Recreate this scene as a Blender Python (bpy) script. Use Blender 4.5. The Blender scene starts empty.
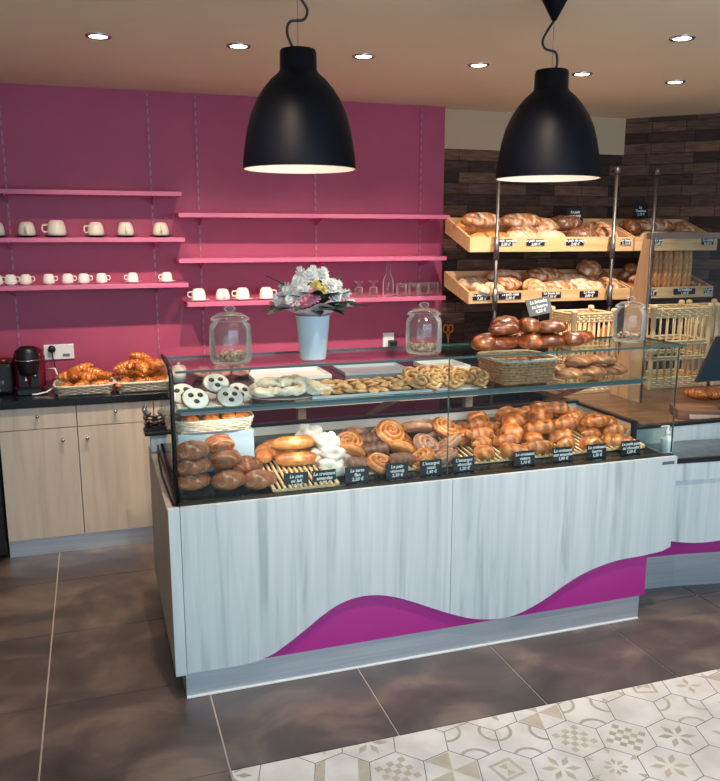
import bpy, bmesh, math, random
from mathutils import Vector, Matrix, noise
PI = math.pi
random.seed(7)
S = bpy.context.scene
COL = S.collection

# ------------------------------------------------------------------ camera, world, light, exposure
cam_d = bpy.data.cameras.new('camera'); cam = bpy.data.objects.new('camera', cam_d); COL.objects.link(cam)
cam_d.sensor_fit = 'HORIZONTAL'; cam_d.sensor_width = 36; cam_d.lens = 797.55/720*36
cam_d.clip_start = 0.05; cam_d.clip_end = 60
cam.location = (0, 0, 1.75)
cam.rotation_euler = (PI/2-0.19336, 0, -0.32216)
S.camera = cam

w = bpy.data.worlds.new('world'); S.world = w; w.use_nodes = True
w.node_tree.nodes['Background'].inputs[0].default_value = (0.55, 0.72, 1.0, 1)
w.node_tree.nodes['Background'].inputs[1].default_value = 0.33

def area(name, loc, target, size, sizey, power, col):
    l = bpy.data.lights.new(name, 'AREA'); l.shape = 'RECTANGLE'; l.size = size; l.size_y = sizey
    l.energy = power; l.color = col
    o = bpy.data.objects.new(name, l); COL.objects.link(o); o.location = loc
    o.rotation_euler = (Vector(target)-Vector(loc)).to_track_quat('-Z', 'Y').to_euler()
    return o
# daylight through the shop window behind the camera
area('shop_window_daylight', (1.2, -1.15, 1.7), (1.5, 2.6, 0.2), 4.4, 1.5, 70, (0.62, 0.83, 1.0))

S.view_settings.view_transform = 'Standard'; S.view_settings.look = 'None'
S.view_settings.gamma = 1; S.view_settings.exposure = 0.6; S.view_settings.use_curve_mapping = False
SPOT_W = 56

# ------------------------------------------------------------------ materials
def lin(c):
    return tuple(((v/255)/12.92 if v/255 <= .04045 else ((v/255+.055)/1.055)**2.4) for v in c)
def mat(name, rgb=(128,128,128), rough=.5, metal=0, spec=.5, coat=0):
    m = bpy.data.materials.new(name); m.use_nodes = True
    b = m.node_tree.nodes['Principled BSDF']
    b.inputs['Base Color'].default_value = (*lin(rgb), 1); b.inputs['Roughness'].default_value = rough
    b.inputs['Metallic'].default_value = metal; b.inputs['Specular IOR Level'].default_value = spec
    b.inputs['Coat Weight'].default_value = coat
    return m
def nd(m, t): return m.node_tree.nodes.new(t)
def lk(m, a, b): m.node_tree.links.new(a, b)
def bsdf(m): return m.node_tree.nodes['Principled BSDF']
def ramp(m, stops):
    r = nd(m, 'ShaderNodeValToRGB'); e = r.color_ramp.elements
    while len(e) < len(stops): e.new(.5)
    for i, (p, c) in enumerate(stops): e[i].position = p; e[i].color = (*lin(c), 1)
    return r
def noisy(name, stops, scale=(5,5,5), rough=.5, detail=4, bump=0, metal=0, dist=0, spec=.5, coat=0):
    m = mat(name, stops[0][1], rough, metal, spec, coat)
    tc = nd(m, 'ShaderNodeTexCoord'); mp = nd(m, 'ShaderNodeMapping'); mp.inputs['Scale'].default_value = scale
    n = nd(m, 'ShaderNodeTexNoise'); n.inputs['Scale'].default_value = 1; n.inputs['Detail'].default_value = detail
    n.inputs['Distortion'].default_value = dist
    lk(m, tc.outputs['Object'], mp.inputs[0]); lk(m, mp.outputs[0], n.inputs['Vector'])
    r = ramp(m, stops); lk(m, n.outputs['Fac'], r.inputs[0]); lk(m, r.outputs[0], bsdf(m).inputs['Base Color'])
    if bump:
        bp = nd(m, 'ShaderNodeBump'); bp.inputs['Strength'].default_value = bump; bp.inputs['Distance'].default_value = .01
        lk(m, n.outputs['Fac'], bp.inputs['Height']); lk(m, bp.outputs[0], bsdf(m).inputs['Normal'])
    return m
def crust(name, stops, rough=.45, flour=0.0, bump=.5, coat=0, nscale=45):
    """crust colour from the mesh's own 'tone' (score depth / ridge) plus noise, and an optional flour dusting"""
    m = mat(name, stops[0][1], rough, coat=coat); m.node_tree.nodes['Principled BSDF'].inputs['Coat Roughness'].default_value = .25
    at = nd(m, 'ShaderNodeAttribute'); at.attribute_name = 'tone'
    tc = nd(m, 'ShaderNodeTexCoord'); n = nd(m, 'ShaderNodeTexNoise'); n.inputs['Scale'].default_value = nscale; n.inputs['Detail'].default_value = 5
    lk(m, tc.outputs['Object'], n.inputs['Vector'])
    a = nd(m, 'ShaderNodeMath'); a.operation = 'MULTIPLY_ADD'; a.inputs[1].default_value = .9; a.inputs[2].default_value = -.45
    lk(m, n.outputs['Fac'], a.inputs[0])
    oi = nd(m, 'ShaderNodeObjectInfo'); rv = nd(m, 'ShaderNodeMath'); rv.operation = 'MULTIPLY_ADD'; rv.inputs[1].default_value = .22; rv.inputs[2].default_value = -.11
    lk(m, oi.outputs['Random'], rv.inputs[0])
    s0 = nd(m, 'ShaderNodeMath'); s0.operation = 'ADD'; lk(m, a.outputs[0], s0.inputs[0]); lk(m, rv.outputs[0], s0.inputs[1])
    s = nd(m, 'ShaderNodeMath'); s.operation = 'ADD'; lk(m, s0.outputs[0], s.inputs[0]); lk(m, at.outputs['Fac'], s.inputs[1])
    r = ramp(m, stops); lk(m, s.outputs[0], r.inputs[0]); out = r.outputs[0]
    if flour:
        n2 = nd(m, 'ShaderNodeTexNoise'); n2.inputs['Scale'].default_value = 28; n2.inputs['Detail'].default_value = 3
        lk(m, tc.outputs['Object'], n2.inputs['Vector'])
        r2 = nd(m, 'ShaderNodeMapRange'); r2.inputs[1].default_value = .62-flour*.35; r2.inputs[2].default_value = .85-flour*.3
        lk(m, n2.outputs['Fac'], r2.inputs[0])
        mx = nd(m, 'ShaderNodeMix'); mx.data_type = 'RGBA'; mx.inputs[7].default_value = (*lin((238,228,212)), 1)
        lk(m, r2.outputs[0], mx.inputs[0]); lk(m, out, mx.inputs[6]); out = mx.outputs[2]
    lk(m, out, bsdf(m).inputs['Base Color'])
    bp = nd(m, 'ShaderNodeBump'); bp.inputs['Strength'].default_value = bump; bp.inputs['Distance'].default_value = .004
    lk(m, n.outputs['Fac'], bp.inputs['Height']); lk(m, bp.outputs[0], bsdf(m).inputs['Normal'])
    return m
def glassy(name, tint=(235,245,243), refl=1.0, base=.02):
    m = bpy.data.materials.new(name); m.use_nodes = True; nt = m.node_tree
    nt.nodes.remove(nt.nodes['Principled BSDF'])
    t = nd(m, 'ShaderNodeBsdfTransparent'); t.inputs[0].default_value = (*lin(tint), 1)
    g = nd(m, 'ShaderNodeBsdfGlossy'); g.inputs['Roughness'].default_value = .02; g.inputs[0].default_value = (.9,.95,.95,1)
    f = nd(m, 'ShaderNodeLayerWeight'); f.inputs['Blend'].default_value = .18
    a = nd(m, 'ShaderNodeMath'); a.operation = 'MULTIPLY_ADD'; a.inputs[1].default_value = refl; a.inputs[2].default_value = base; a.use_clamp = True
    lk(m, f.outputs['Fresnel'], a.inputs[0])
    x = nd(m, 'ShaderNodeMixShader'); lk(m, a.outputs[0], x.inputs[0]); lk(m, t.outputs[0], x.inputs[1]); lk(m, g.outputs[0], x.inputs[2])
    lk(m, x.outputs[0], nt.nodes['Material Output'].inputs[0])
    return m
def jarglassy(name):
    m = glassy(name, (250,251,250), .8, .03); nt = m.node_tree
    x = [n for n in nt.nodes if n.type == 'MIX_SHADER'][0]; g = [n for n in nt.nodes if n.type == 'BSDF_GLOSSY'][0]
    d = nd(m, 'ShaderNodeBsdfDiffuse'); d.inputs[0].default_value = (.85,.86,.85,1)  # diffuse white mixed into the glass edges imitates pale reflections and haze
    x2 = nd(m, 'ShaderNodeMixShader'); x2.inputs[0].default_value = .3; lk(m, g.outputs[0], x2.inputs[1]); lk(m, d.outputs[0], x2.inputs[2]); lk(m, x2.outputs[0], x.inputs[2])
    return m
def emit(name, rgb, s):
    m = bpy.data.materials.new(name); m.use_nodes = True; nt = m.node_tree; nt.nodes.remove(nt.nodes['Principled BSDF'])
    e = nd(m, 'ShaderNodeEmission'); e.inputs[0].default_value = (*lin(rgb), 1); e.inputs[1].default_value = s
    lk(m, e.outputs[0], nt.nodes['Material Output'].inputs[0]); return m
def brickmat(name):
    m = mat(name, (80,60,50), .8)
    tc = nd(m, 'ShaderNodeTexCoord'); sp = nd(m, 'ShaderNodeSeparateXYZ'); cb = nd(m, 'ShaderNodeCombineXYZ')
    lk(m, tc.outputs['Object'], sp.inputs[0]); lk(m, sp.outputs[0], cb.inputs[0]); lk(m, sp.outputs[2], cb.inputs[1])
    b = nd(m, 'ShaderNodeTexBrick'); b.inputs['Scale'].default_value = 1; b.inputs['Brick Width'].default_value = .23; b.inputs['Row Height'].default_value = .075
    b.inputs['Mortar Size'].default_value = .002; b.inputs['Bias'].default_value = -.15; b.offset = .37; b.squash = 1.4
    b.inputs['Color1'].default_value = (*lin((66,48,42)), 1); b.inputs['Color2'].default_value = (*lin((142,110,92)), 1); b.inputs['Mortar'].default_value = (*lin((28,20,20)), 1)
    lk(m, cb.outputs[0], b.inputs['Vector'])
    mp = nd(m, 'ShaderNodeMapping'); mp.inputs['Scale'].default_value = (9, 9, 60); n = nd(m, 'ShaderNodeTexNoise'); n.inputs['Scale'].default_value = 1; n.inputs['Detail'].default_value = 5
    lk(m, tc.outputs['Object'], mp.inputs[0]); lk(m, mp.outputs[0], n.inputs['Vector'])
    r = ramp(m, [(.3, (165,150,145)), (.7, (255,250,240))]); lk(m, n.outputs['Fac'], r.inputs[0])
    x = nd(m, 'ShaderNodeMix'); x.data_type = 'RGBA'; x.blend_type = 'MULTIPLY'; x.inputs[0].default_value = 1
    lk(m, b.outputs['Color'], x.inputs[6]); lk(m, r.outputs[0], x.inputs[7]); lk(m, x.outputs[2], bsdf(m).inputs['Base Color'])
    bp = nd(m, 'ShaderNodeBump'); bp.inputs['Strength'].default_value = .6; bp.inputs['Distance'].default_value = .01
    lk(m, b.outputs['Fac'], bp.inputs['Height']); bp.invert = True; lk(m, bp.outputs[0], bsdf(m).inputs['Normal'])
    return m

M = {}
M['pink'] = noisy('pink_paint', [(.3,(170,68,104)),(.7,(182,76,112))], (3,3,3), .55)
M['shelfpink'] = noisy('pink_shelf_lacquer', [(.3,(204,104,142)),(.7,(210,110,148))], (3,3,3), .45)
M['ceiling'] = noisy('ceiling_paint', [(.3,(238,220,186)),(.7,(244,226,194))], (1.2,1.2,1.2), .85)
M['cream'] = noisy('cream_wall_paint', [(.3,(196,174,144)),(.7,(204,182,152))], (2,2,2), .8)
M['brick'] = brickmat('brick_cladding')
M['darktile'] = noisy('slate_tile', [(.30,(66,58,57)),(.5,(92,80,76)),(.68,(132,114,102))], (2.6,3.4,2), .42, 8, .05, dist=.6)
M['grout'] = mat('pale_grout', (200,188,178), .8)
M['darkgrout'] = mat('dark_grout', (92,84,80), .8)
M['hextile'] = noisy('cream_cement_tile', [(.25,(208,198,192)),(.6,(236,228,224)),(.8,(244,238,236))], (7,7,7), .5, 5)
M['hexpat'] = noisy('beige_tile_pattern', [(.25,(188,172,152)),(.7,(206,194,177))], (20,20,20), .55, 5)
M['hexpat2'] = noisy('grey_tile_pattern', [(.25,(166,154,140)),(.7,(194,183,168))], (20,20,20), .55, 5)
M['panel'] = noisy('pale_grained_laminate', [(.22,(150,163,168)),(.42,(184,195,198)),(.75,(202,210,212))], (26,26,1.3), .42, 6, .04, dist=.8)
M['endpanel'] = noisy('warm_grey_laminate', [(.25,(168,158,148)),(.7,(188,178,168))], (26,26,1.3), .5, 6)
M['cupboard'] = noisy('beige_grained_laminate', [(.25,(186,170,154)),(.5,(204,190,174)),(.75,(212,198,182))], (20,20,1.2), .5, 6, .03, dist=.6)
M['purple'] = mat('magenta_lacquer', (168,44,132), .3)
M['steel'] = noisy('brushed_steel', [(.3,(194,206,214)),(.7,(216,224,230))], (2,2,80), .32, 3, metal=.65)
M['chrome'] = mat('chrome', (215,215,218), .12, 1)
M['darksteel'] = mat('dark_steel_pipe', (128,124,126), .34, .8)
M['black'] = mat('black_plastic', (16,17,22), .4)
M['blackmatt'] = noisy('black_lamp_enamel', [(.3,(4,6,15)),(.7,(6,8,19))], (5,5,5), .5, spec=.14)
M['lampwhite'] = mat('white_lamp_lining', (238,228,218), .6)
M['worktop'] = noisy('black_speckled_worktop', [(.4,(14,15,20)),(.8,(34,36,42))], (90,90,90), .22)
M['teal'] = noisy('slate_blue_worktop', [(.4,(58,74,84)),(.7,(76,92,100))], (20,20,20), .3)
M['glass'] = glassy('clear_pane_glass', (244,249,248), .45, .012)
M['edge'] = mat('green_glass_edge', (52,84,82), .15, 0, .8)
M['jarglass'] = jarglassy('jar_glass')
M['cup'] = mat('cream_porcelain', (232,224,206), .25)
M['cupwhite'] = mat('white_porcelain', (244,240,234), .2)
M['saucerdark'] = mat('dark_saucer', (40,24,34), .3)
M['white'] = mat('white_plastic', (238,238,236), .4)
M['whitetray'] = noisy('white_tray', [(.3,(226,230,232)),(.7,(238,240,240))], (6,6,6), .35)
M['casewhite'] = noisy('case_lining', [(.3,(214,210,206)),(.7,(226,222,218))], (3,3,30), .35)
M['caseblue'] = mat('pale_blue_box', (186,206,220), .4)
M['vase'] = noisy('pale_blue_vase', [(.3,(188,208,220)),(.7,(198,216,226))], (8,8,8), .35)
M['pine'] = noisy('pine_wood', [(.25,(204,158,108)),(.5,(222,180,130)),(.75,(232,194,148))], (3,30,30), .5, 5, dist=1)
M['pinev'] = noisy('pine_wood_upright', [(.25,(196,150,112)),(.5,(214,172,132)),(.75,(224,186,146))], (30,30,3), .5, 5, dist=1)
M['cane'] = noisy('peeled_cane', [(.3,(226,188,138)),(.7,(244,218,174))], (40,40,12), .55, 3)
M['brownwood'] = noisy('brown_table_wood', [(.25,(82,56,42)),(.5,(112,80,60)),(.75,(136,100,76))], (2.5,30,30), .45, 5, dist=1)
M['greywicker'] = noisy('grey_wicker', [(.3,(150,140,124)),(.7,(196,188,170))], (60,60,60), .7, 3)
M['wicker'] = noisy('tan_wicker', [(.3,(150,104,66)),(.7,(206,162,112))], (70,70,70), .7, 3)
M['palewicker'] = noisy('pale_wicker', [(.3,(190,176,152)),(.7,(232,222,202))], (70,70,70), .7, 3)
M['redplastic'] = mat('dark_red_plastic', (104,16,30), .3)
M['leaf'] = noisy('dark_leaf', [(.3,(20,38,28)),(.7,(44,70,46))], (30,30,30), .45)
M['petal'] = noisy('white_petal', [(.3,(230,234,232)),(.7,(248,248,246))], (40,40,40), .6)
M['petalpink'] = noisy('pink_petal', [(.3,(214,120,142)),(.7,(236,164,178))], (40,40,40), .6)
M['petalyellow'] = noisy('yellow_petal', [(.3,(222,206,120)),(.7,(240,228,160))], (40,40,40), .6)
M['wrap'] = noisy('wrapping_paper', [(.3,(206,176,184)),(.7,(232,212,216))], (12,12,12), .6)
M['slate'] = mat('chalkboard_black', (14,20,32), .55)
M['greyslate'] = mat('grey_slate', (98,104,104), .5)
M['chalk'] = mat('chalk_white', (236,240,244), .8)
M['lid'] = mat('badge_grey', (120,126,130), .35, .6)
M['sweets'] = noisy('assorted_sweets', [(.3,(96,66,46)),(.5,(160,136,110)),(.7,(206,190,168))], (60,60,60), .6)
M['icing'] = noisy('white_icing', [(.3,(232,228,222)),(.7,(248,246,242))], (40,40,40), .5)
M['jam'] = mat('dark_chocolate_filling', (44,34,40), .3)
M['cookie'] = crust('shortbread', [(0,(150,96,52)),(.5,(206,160,106)),(1,(232,200,152))], .6)
M['golden'] = crust('golden_flaky_crust', [(0,(118,58,24)),(.35,(186,108,50)),(.65,(224,156,82)),(1,(242,204,144))], .35, coat=.35)
M['orange'] = crust('orange_glazed_crust', [(0,(128,60,22)),(.4,(204,118,52)),(.7,(236,166,88)),(1,(246,206,144))], .3, coat=.5)
M['brown'] = crust('brown_baked_crust', [(0,(92,46,22)),(.4,(160,88,46)),(.7,(204,132,80)),(1,(228,176,124))], .45)
M['brownflour'] = crust('brown_floured_crust', [(0,(104,54,30)),(.4,(164,98,60)),(.7,(204,140,94)),(1,(226,176,134))], .55, flour=.12)
M['dark'] = crust('dark_glossy_brioche_crust', [(0,(70,30,14)),(.4,(124,62,28)),(.7,(182,108,54)),(1,(226,170,110))], .3, coat=.5)
M['rustic'] = crust('rustic_floured_crust', [(0,(128,74,38)),(.4,(186,126,74)),(.7,(222,176,122)),(1,(244,220,180))], .65, flour=.4)
M['palebread'] = crust('pale_floured_crust', [(0,(178,124,76)),(.4,(214,170,120)),(.7,(234,206,164)),(1,(246,232,206))], .7, flour=.6)
M['darkrustic'] = crust('dark_rustic_crust', [(0,(74,40,24)),(.4,(116,68,40)),(.7,(166,112,72)),(1,(226,196,156))], .6, flour=.15)
M['bag'] = crust('baguette_crust', [(0,(160,92,42)),(.4,(206,142,78)),(.7,(230,182,120)),(1,(246,222,180))], .5)
M['sugar'] = crust('icing_sugar_crust', [(0,(206,192,176)),(.4,(236,230,222)),(1,(250,248,244))], .8)
M['choc'] = crust('chocolate_pastry', [(0,(78,50,42)),(.4,(136,94,74)),(.7,(182,136,108)),(1,(216,178,146))], .5)
M['cardprop'] = mat('card_text_white', (235,240,245), .8)

# ------------------------------------------------------------------ helpers
class MB:
    def __init__(s): s.bm = bmesh.new()
    def box(s, x0, y0, z0, x1, y1, z1, bev=0):
        r = bmesh.ops.create_cube(s.bm, size=1)['verts']
        for v in r: v.co = Vector(((x0+x1)/2+v.co.x*(x1-x0), (y0+y1)/2+v.co.y*(y1-y0), (z0+z1)/2+v.co.z*(z1-z0)))
        if bev:
            es = list({e for v in r for e in v.link_edges})
            bmesh.ops.bevel(s.bm, geom=es, offset=bev, segments=2, affect='EDGES', profile=.5)
        return s
    def lathe(s, prof, n=28, c=(0,0,0), axis='Z', smooth=True):
        rings = []
        for r, z in prof:
            ring = []
            if r < 1e-5:
                ring = [s.bm.verts.new(s._ax(0, 0, z, c, axis))]
            else:
                for i in range(n):
                    a = 2*PI*i/n; ring.append(s.bm.verts.new(s._ax(r*math.cos(a), r*math.sin(a), z, c, axis)))
            rings.append(ring)
        for A, B in zip(rings, rings[1:]):
            for i in range(n):
                j = (i+1) % n
                vs = [A[i % len(A)], A[j % len(A)], B[j % len(B)], B[i % len(B)]]
                u = []
                for v in vs:
                    if v not in u: u.append(v)
                if len(u) > 2:
                    try: f = s.bm.faces.new(u); f.smooth = smooth
                    except ValueError: pass
        return s
    def _ax(s, x, y, z, c, axis):
        if axis == 'Y': x, y, z = x, z, y
        if axis == 'X': x, y, z = z, x, y
        return Vector((c[0]+x, c[1]+y, c[2]+z))
    def tube(s, pts, r, n=8, caps=True, closed=False):
        P = [Vector(p) for p in pts]; rs = r if isinstance(r, (list, tuple)) else [r]*len(P)
        up = None; rings = []
        for i, p in enumerate(P):
            if closed: t = P[(i+1) % len(P)]-P[i-1]
            else: t = P[min(i+1, len(P)-1)]-P[max(i-1, 0)]
            t.normalize()
            if up is None: up = Vector((0,0,1)) if abs(t.z) < .9 else Vector((1,0,0))
            sd = t.cross(up)
            if sd.length < 1e-4: sd = t.cross(Vector((0,1,0)))
            sd.normalize(); up = sd.cross(t).normalized()
            rings.append([s.bm.verts.new(p+(sd*math.cos(2*PI*k/n)+up*math.sin(2*PI*k/n))*rs[i]) for k in range(n)])
        prs = list(zip(rings, rings[1:]))
        if closed: prs.append((rings[-1], rings[0]))
        for A, B in prs:
            for k in range(n):
                f = s.bm.faces.new((A[k], A[(k+1) % n], B[(k+1) % n], B[k])); f.smooth = True
        if caps and not closed:
            s.bm.faces.new(rings[0][::-1]); s.bm.faces.new(rings[-1])
        return s
    def prism(s, poly, a, b, plane='XZ'):
        def P(u, v, t): return Vector((u, t, v)) if plane == 'XZ' else (Vector((t, u, v)) if plane == 'YZ' else Vector((u, v, t)))
        A = [s.bm.verts.new(P(u, v, a)) for u, v in poly]; B = [s.bm.verts.new(P(u, v, b)) for u, v in poly]
        s.bm.faces.new(A); s.bm.faces.new(B[::-1])
        for i in range(len(poly)):
            j = (i+1) % len(poly); s.bm.faces.new((A[j], A[i], B[i], B[j]))
        return s
    def xform(s, mtx): bmesh.ops.transform(s.bm, matrix=mtx, verts=s.bm.verts); return s
    def mesh(s, name):
        bmesh.ops.recalc_face_normals(s.bm, faces=s.bm.faces)
        me = bpy.data.meshes.new(name); s.bm.to_mesh(me); s.bm.free(); return me
def part(name, me, m, parent=None, loc=(0,0,0), rot=(0,0,0), world=False, label=None):
    if isinstance(me, MB): me = me.mesh(name)
    if m is not None and len(me.materials) == 0: me.materials.append(m)
    o = bpy.data.objects.new(name, me); COL.objects.link(o); o.rotation_euler = rot
    o.location = loc
    if parent is not None:
        o.parent = parent
        if world:
            q = parent; t = Vector((0,0,0))
            while q is not None: t += q.location; q = q.parent
            o.location = Vector(loc)-t
    if label: o['label'] = label
    return o
def tag(o, label, cat, group=None, kind=None):
    o['label'] = label; o['category'] = cat
    if group: o['group'] = group
    if kind: o['kind'] = kind
    return o
def thing(name, label, cat, loc=(0,0,0), rot=(0,0,0), group=None):
    o = bpy.data.objects.new(name, None); COL.objects.link(o); o.location = loc; o.rotation_euler = rot
    o.empty_display_size = .05
    return tag(o, label, cat, group)
def single(name, me, m, label, cat, loc=(0,0,0), rot=(0,0,0), group=None):
    return tag(part(name, me, m, None, loc, rot), label, cat, group)
def struct(name, me, m, loc=(0,0,0), rot=(0,0,0)):
    o = part(name, me, m, None, loc, rot); o['kind'] = 'structure'; return o
def dup(root, loc, rot=(0,0,0), label=None, group=None, scale=None):
    def cp(o, par):
        c = o.copy(); COL.objects.link(c); c.parent = par
        for ch in o.children: cp(ch, c)
        return c
    r = cp(root, None); r.location = loc; r.rotation_euler = rot
    if scale: r.scale = (scale,)*3 if not isinstance(scale, tuple) else scale
    if label: r['label'] = label
    if group: r['group'] = group
    return r
class Kind:
    """first placement uses the prototype itself, later ones copy it"""
    def __init__(s, make): s.make = make; s.proto = None
    def put(s, loc, rot, label, group=None, scale=None):
        if s.proto is None:
            o = s.make(); s.proto = o; o.location = loc; o.rotation_euler = rot
            if scale: o.scale = (scale,)*3 if not isinstance(scale, tuple) else scale
            o['label'] = label
            if group: o['group'] = group
            return o
        return dup(s.proto, loc, rot, label, group, scale or (1,1,1))
ORD = ['first','second','third','fourth','fifth','sixth','seventh','eighth','ninth','tenth','eleventh','twelfth','thirteenth','fourteenth','fifteenth']
def text_mesh(body, size, bold=.0, align='CENTER'):
    c = bpy.data.curves.new('lettering', 'FONT'); c.body = body; c.size = size; c.align_x = align; c.align_y = 'CENTER'
    c.space_line = .95; c.offset = bold; c.resolution_u = 2; c.shear = .25; c.extrude = .0006
    o = bpy.data.objects.new('lettering', c); COL.objects.link(o)
    bpy.context.view_layer.update()
    me = bpy.data.meshes.new_from_object(o.evaluated_get(bpy.context.evaluated_depsgraph_get()))
    bpy.data.objects.remove(o); bpy.data.curves.remove(c)
    return me

# ---- dough shapes; every one writes a 'tone' attribute (0 dark crust .. 1 pale score)
def tonemesh(name, verts, faces, tone, m):
    me = bpy.data.meshes.new(name); me.from_pydata(verts, [], faces)
    a = me.attributes.new('tone', 'FLOAT', 'POINT'); a.data.foreach_set('value', tone)
    me.polygons.foreach_set('use_smooth', [True]*len(me.polygons)); me.materials.append(m); me.update(); return me
def loft(name, nu, nv, fn, m):
    V, T, Fc = [], [], []
    for i in range(nu+1):
        u = i/nu
        if i in (0, nu):
            x, y, z, t = fn(u, 0); V.append((x, y, z)); T.append(t); continue
        for j in range(nv):
            x, y, z, t = fn(u, 2*PI*j/nv); V.append((x, y, z)); T.append(t)
    last = len(V)-1
    for j in range(nv):
        Fc.append((0, 1+(j+1) % nv, 1+j))
        for i in range(nu-2):
            a = 1+i*nv; Fc.append((a+j, a+(j+1) % nv, a+nv+(j+1) % nv, a+nv+j))
        a = 1+(nu-2)*nv; Fc.append((a+j, a+(j+1) % nv, last))
    return tonemesh(name, V, Fc, T, m)
def nz(x, y, z, s=30, seed=0): return noise.noise(Vector((x*s+seed*7.3, y*s+3.1, z*s-1.7)))
def loaf_mesh(L, W, H, ns, m, slant=.6, p=2.4, base=.35, seed=0, depth=.12, bend=0, wid=.2, lump=.05):
    def fn(u, v):
        uu = .5-.5*math.cos(PI*u); x = (uu-.5)*L; k = max(0, 1-abs(2*uu-1)**p)**.5
        cy, sz = math.cos(v), math.sin(v)
        y = W/2*k*cy; z = H/2*k*sz*(1 if sz > 0 else .8)
        t = base
        if ns and sz > .25:
            ph = (x/L+.5)*ns+slant*cy*ns/3; d = abs(ph-math.floor(ph)-.5)*2
            g = max(0, 1-d/wid/1.6) if abs(2*uu-1) < .88 else 0
            z -= g*depth*H*sz; t += g*.5 - (.15 if g == 0 and d < .6 else 0)
        f = 1+lump*nz(x, y, z, 22, seed)*2; y *= f; z *= f; y += bend*(x/L)**2*4*W
        t += -.15*max(0, sz) + (.15 if sz < -.2 else 0)
        return x, y, z+H*.4, t
    return loft('loaf', 26, 20, fn, m)
def ball_mesh(R, H, m, base=.35, seed=0, cross=0, lump=.05, ridges=0):
    def fn(u, v):
        th = PI*u; r = R*math.sin(th)**.85 if 0 < u < 1 else 0; z = H/2*math.cos(th)
        if z < 0: z *= .75
        x = r*math.cos(v); y = r*math.sin(v); t = base-.12*math.cos(th)
        if cross and z > H*.12:
            for cc in range(cross):
                off = (cc-(cross-1)/2)*R*.55; g = max(0, 1-abs(x*.8+y*.6-off)/(.10*R)); z -= g*.1*H; t += .5*g
        if ridges:
            g = math.cos(ridges*v+z*90); x *= 1+.05*g; y *= 1+.05*g; t += .15*g
        f = 1+lump*2*nz(x, y, z, 26, seed); return x*f, y*f, z*f+H*.38, t
    return loft('bun', 14, 20, fn, m)
def croissant_mesh(m, L=.13, R=.027, ridges=7, bendr=1.9, seed=0):
    def fn(u, v):
        a = (u-.5)*bendr; rad = L/bendr*1.05
        cx = rad*math.sin(a); cy = rad*(1-math.cos(a)); k = max(0, math.sin(PI*u))**.75
        ph = abs(u-.5)*2*ridges/2; fr = 1-(ph-math.floor(ph))
        r = R*k*(.92+.16*fr); t = .22+.42*(1-fr)+.08*nz(u*.1, v*.02, 0, 60, seed)
        if 0 < u < 1: r *= 1+.06*nz(cx, cy, math.sin(v)*.03, 60, seed)
        ox = -r*math.cos(v)*math.sin(a); oy = r*math.cos(v)*math.cos(a)
        return cx+(-math.sin(a))*r*math.cos(v), cy+math.cos(a)*r*math.cos(v), r*.92*math.sin(v)+R*.85, t-.1*max(0, math.sin(v))
    return loft('croissant', 42, 14, fn, m)
def spiral_mesh(m, R=.055, H=.035, turns=3, seed=0, base=.35):
    V, T, Fc = [], [], []; nr, na = 16, 36
    V.append((0, 0, H)); T.append(base)
    for i in range(1, nr+5):
        for j in range(na):
            a = 2*PI*j/na
            if i <= nr:
                q = i/nr; ph = math.cos(2*PI*turns*q-a); r = R*q; z = H*(.86+.16*ph)*(1-.35*q**4); t = base+.22*ph
            else:
                k = (i-nr)/4; r = R*(1+.06*math.sin(PI*k)-.05*k); z = H*.62*(1-k); t = base+.1*k
            r *= 1+.05*nz(math.cos(a)*.02, math.sin(a)*.02, 0, 60, seed)
            V.append((r*math.cos(a), r*math.sin(a), z)); T.append(t)
    for j in range(na): Fc.append((0, 1+j, 1+(j+1) % na))
    for i in range(nr+3):
        a = 1+i*na
        for j in range(na): Fc.append((a+j, a+na+j, a+na+(j+1) % na, a+(j+1) % na))
    a = 1+(nr+3)*na; Fc.append(tuple(a+j for j in range(na))[::-1])
    return tonemesh('swirl', V, Fc, T, m)
def lump_mesh(m, sx, sy, sz, seed=0, amp=.35, base=.5, freq=40):
    def fn(u, v):
        th = PI*u; x = math.sin(th)*math.cos(v); y = math.sin(th)*math.sin(v); z = math.cos(th)
        n = noise.noise(Vector((x*1.7+seed*5, y*1.7, z*1.7)))+.5*noise.noise(Vector((x*4+seed, y*4, z*4)))
        f = 1+amp*n; return sx*x*f, sy*y*f, (sz*z if z > 0 else sz*.8*z)*f+sz*.75, base+.5*n
    return loft('pastry', 14, 20, fn, m)
def slab_mesh(m, L, W, H, waves=4, seed=0, base=.35):
    def fn(u, v):
        uu = .5-.5*math.cos(PI*u); x = (uu-.5)*L; k = max(0, 1-abs(2*uu-1)**6)**.5
        c, s_ = math.cos(v), math.sin(v); q = (abs(c)**3+abs(s_)**3)**(-1/3)
        g = math.cos(waves*2*PI*x/L); y = W/2*k*c*q; z = H/2*k*s_*q*(1+.12*g)
        f = 1+.08*nz(x, y, z, 30, seed); return x, y*f, z*f+H*.45, base+.16*g*(s_ > 0)-.1*s_
    return loft('slab', 24, 18, fn, m)
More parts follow.
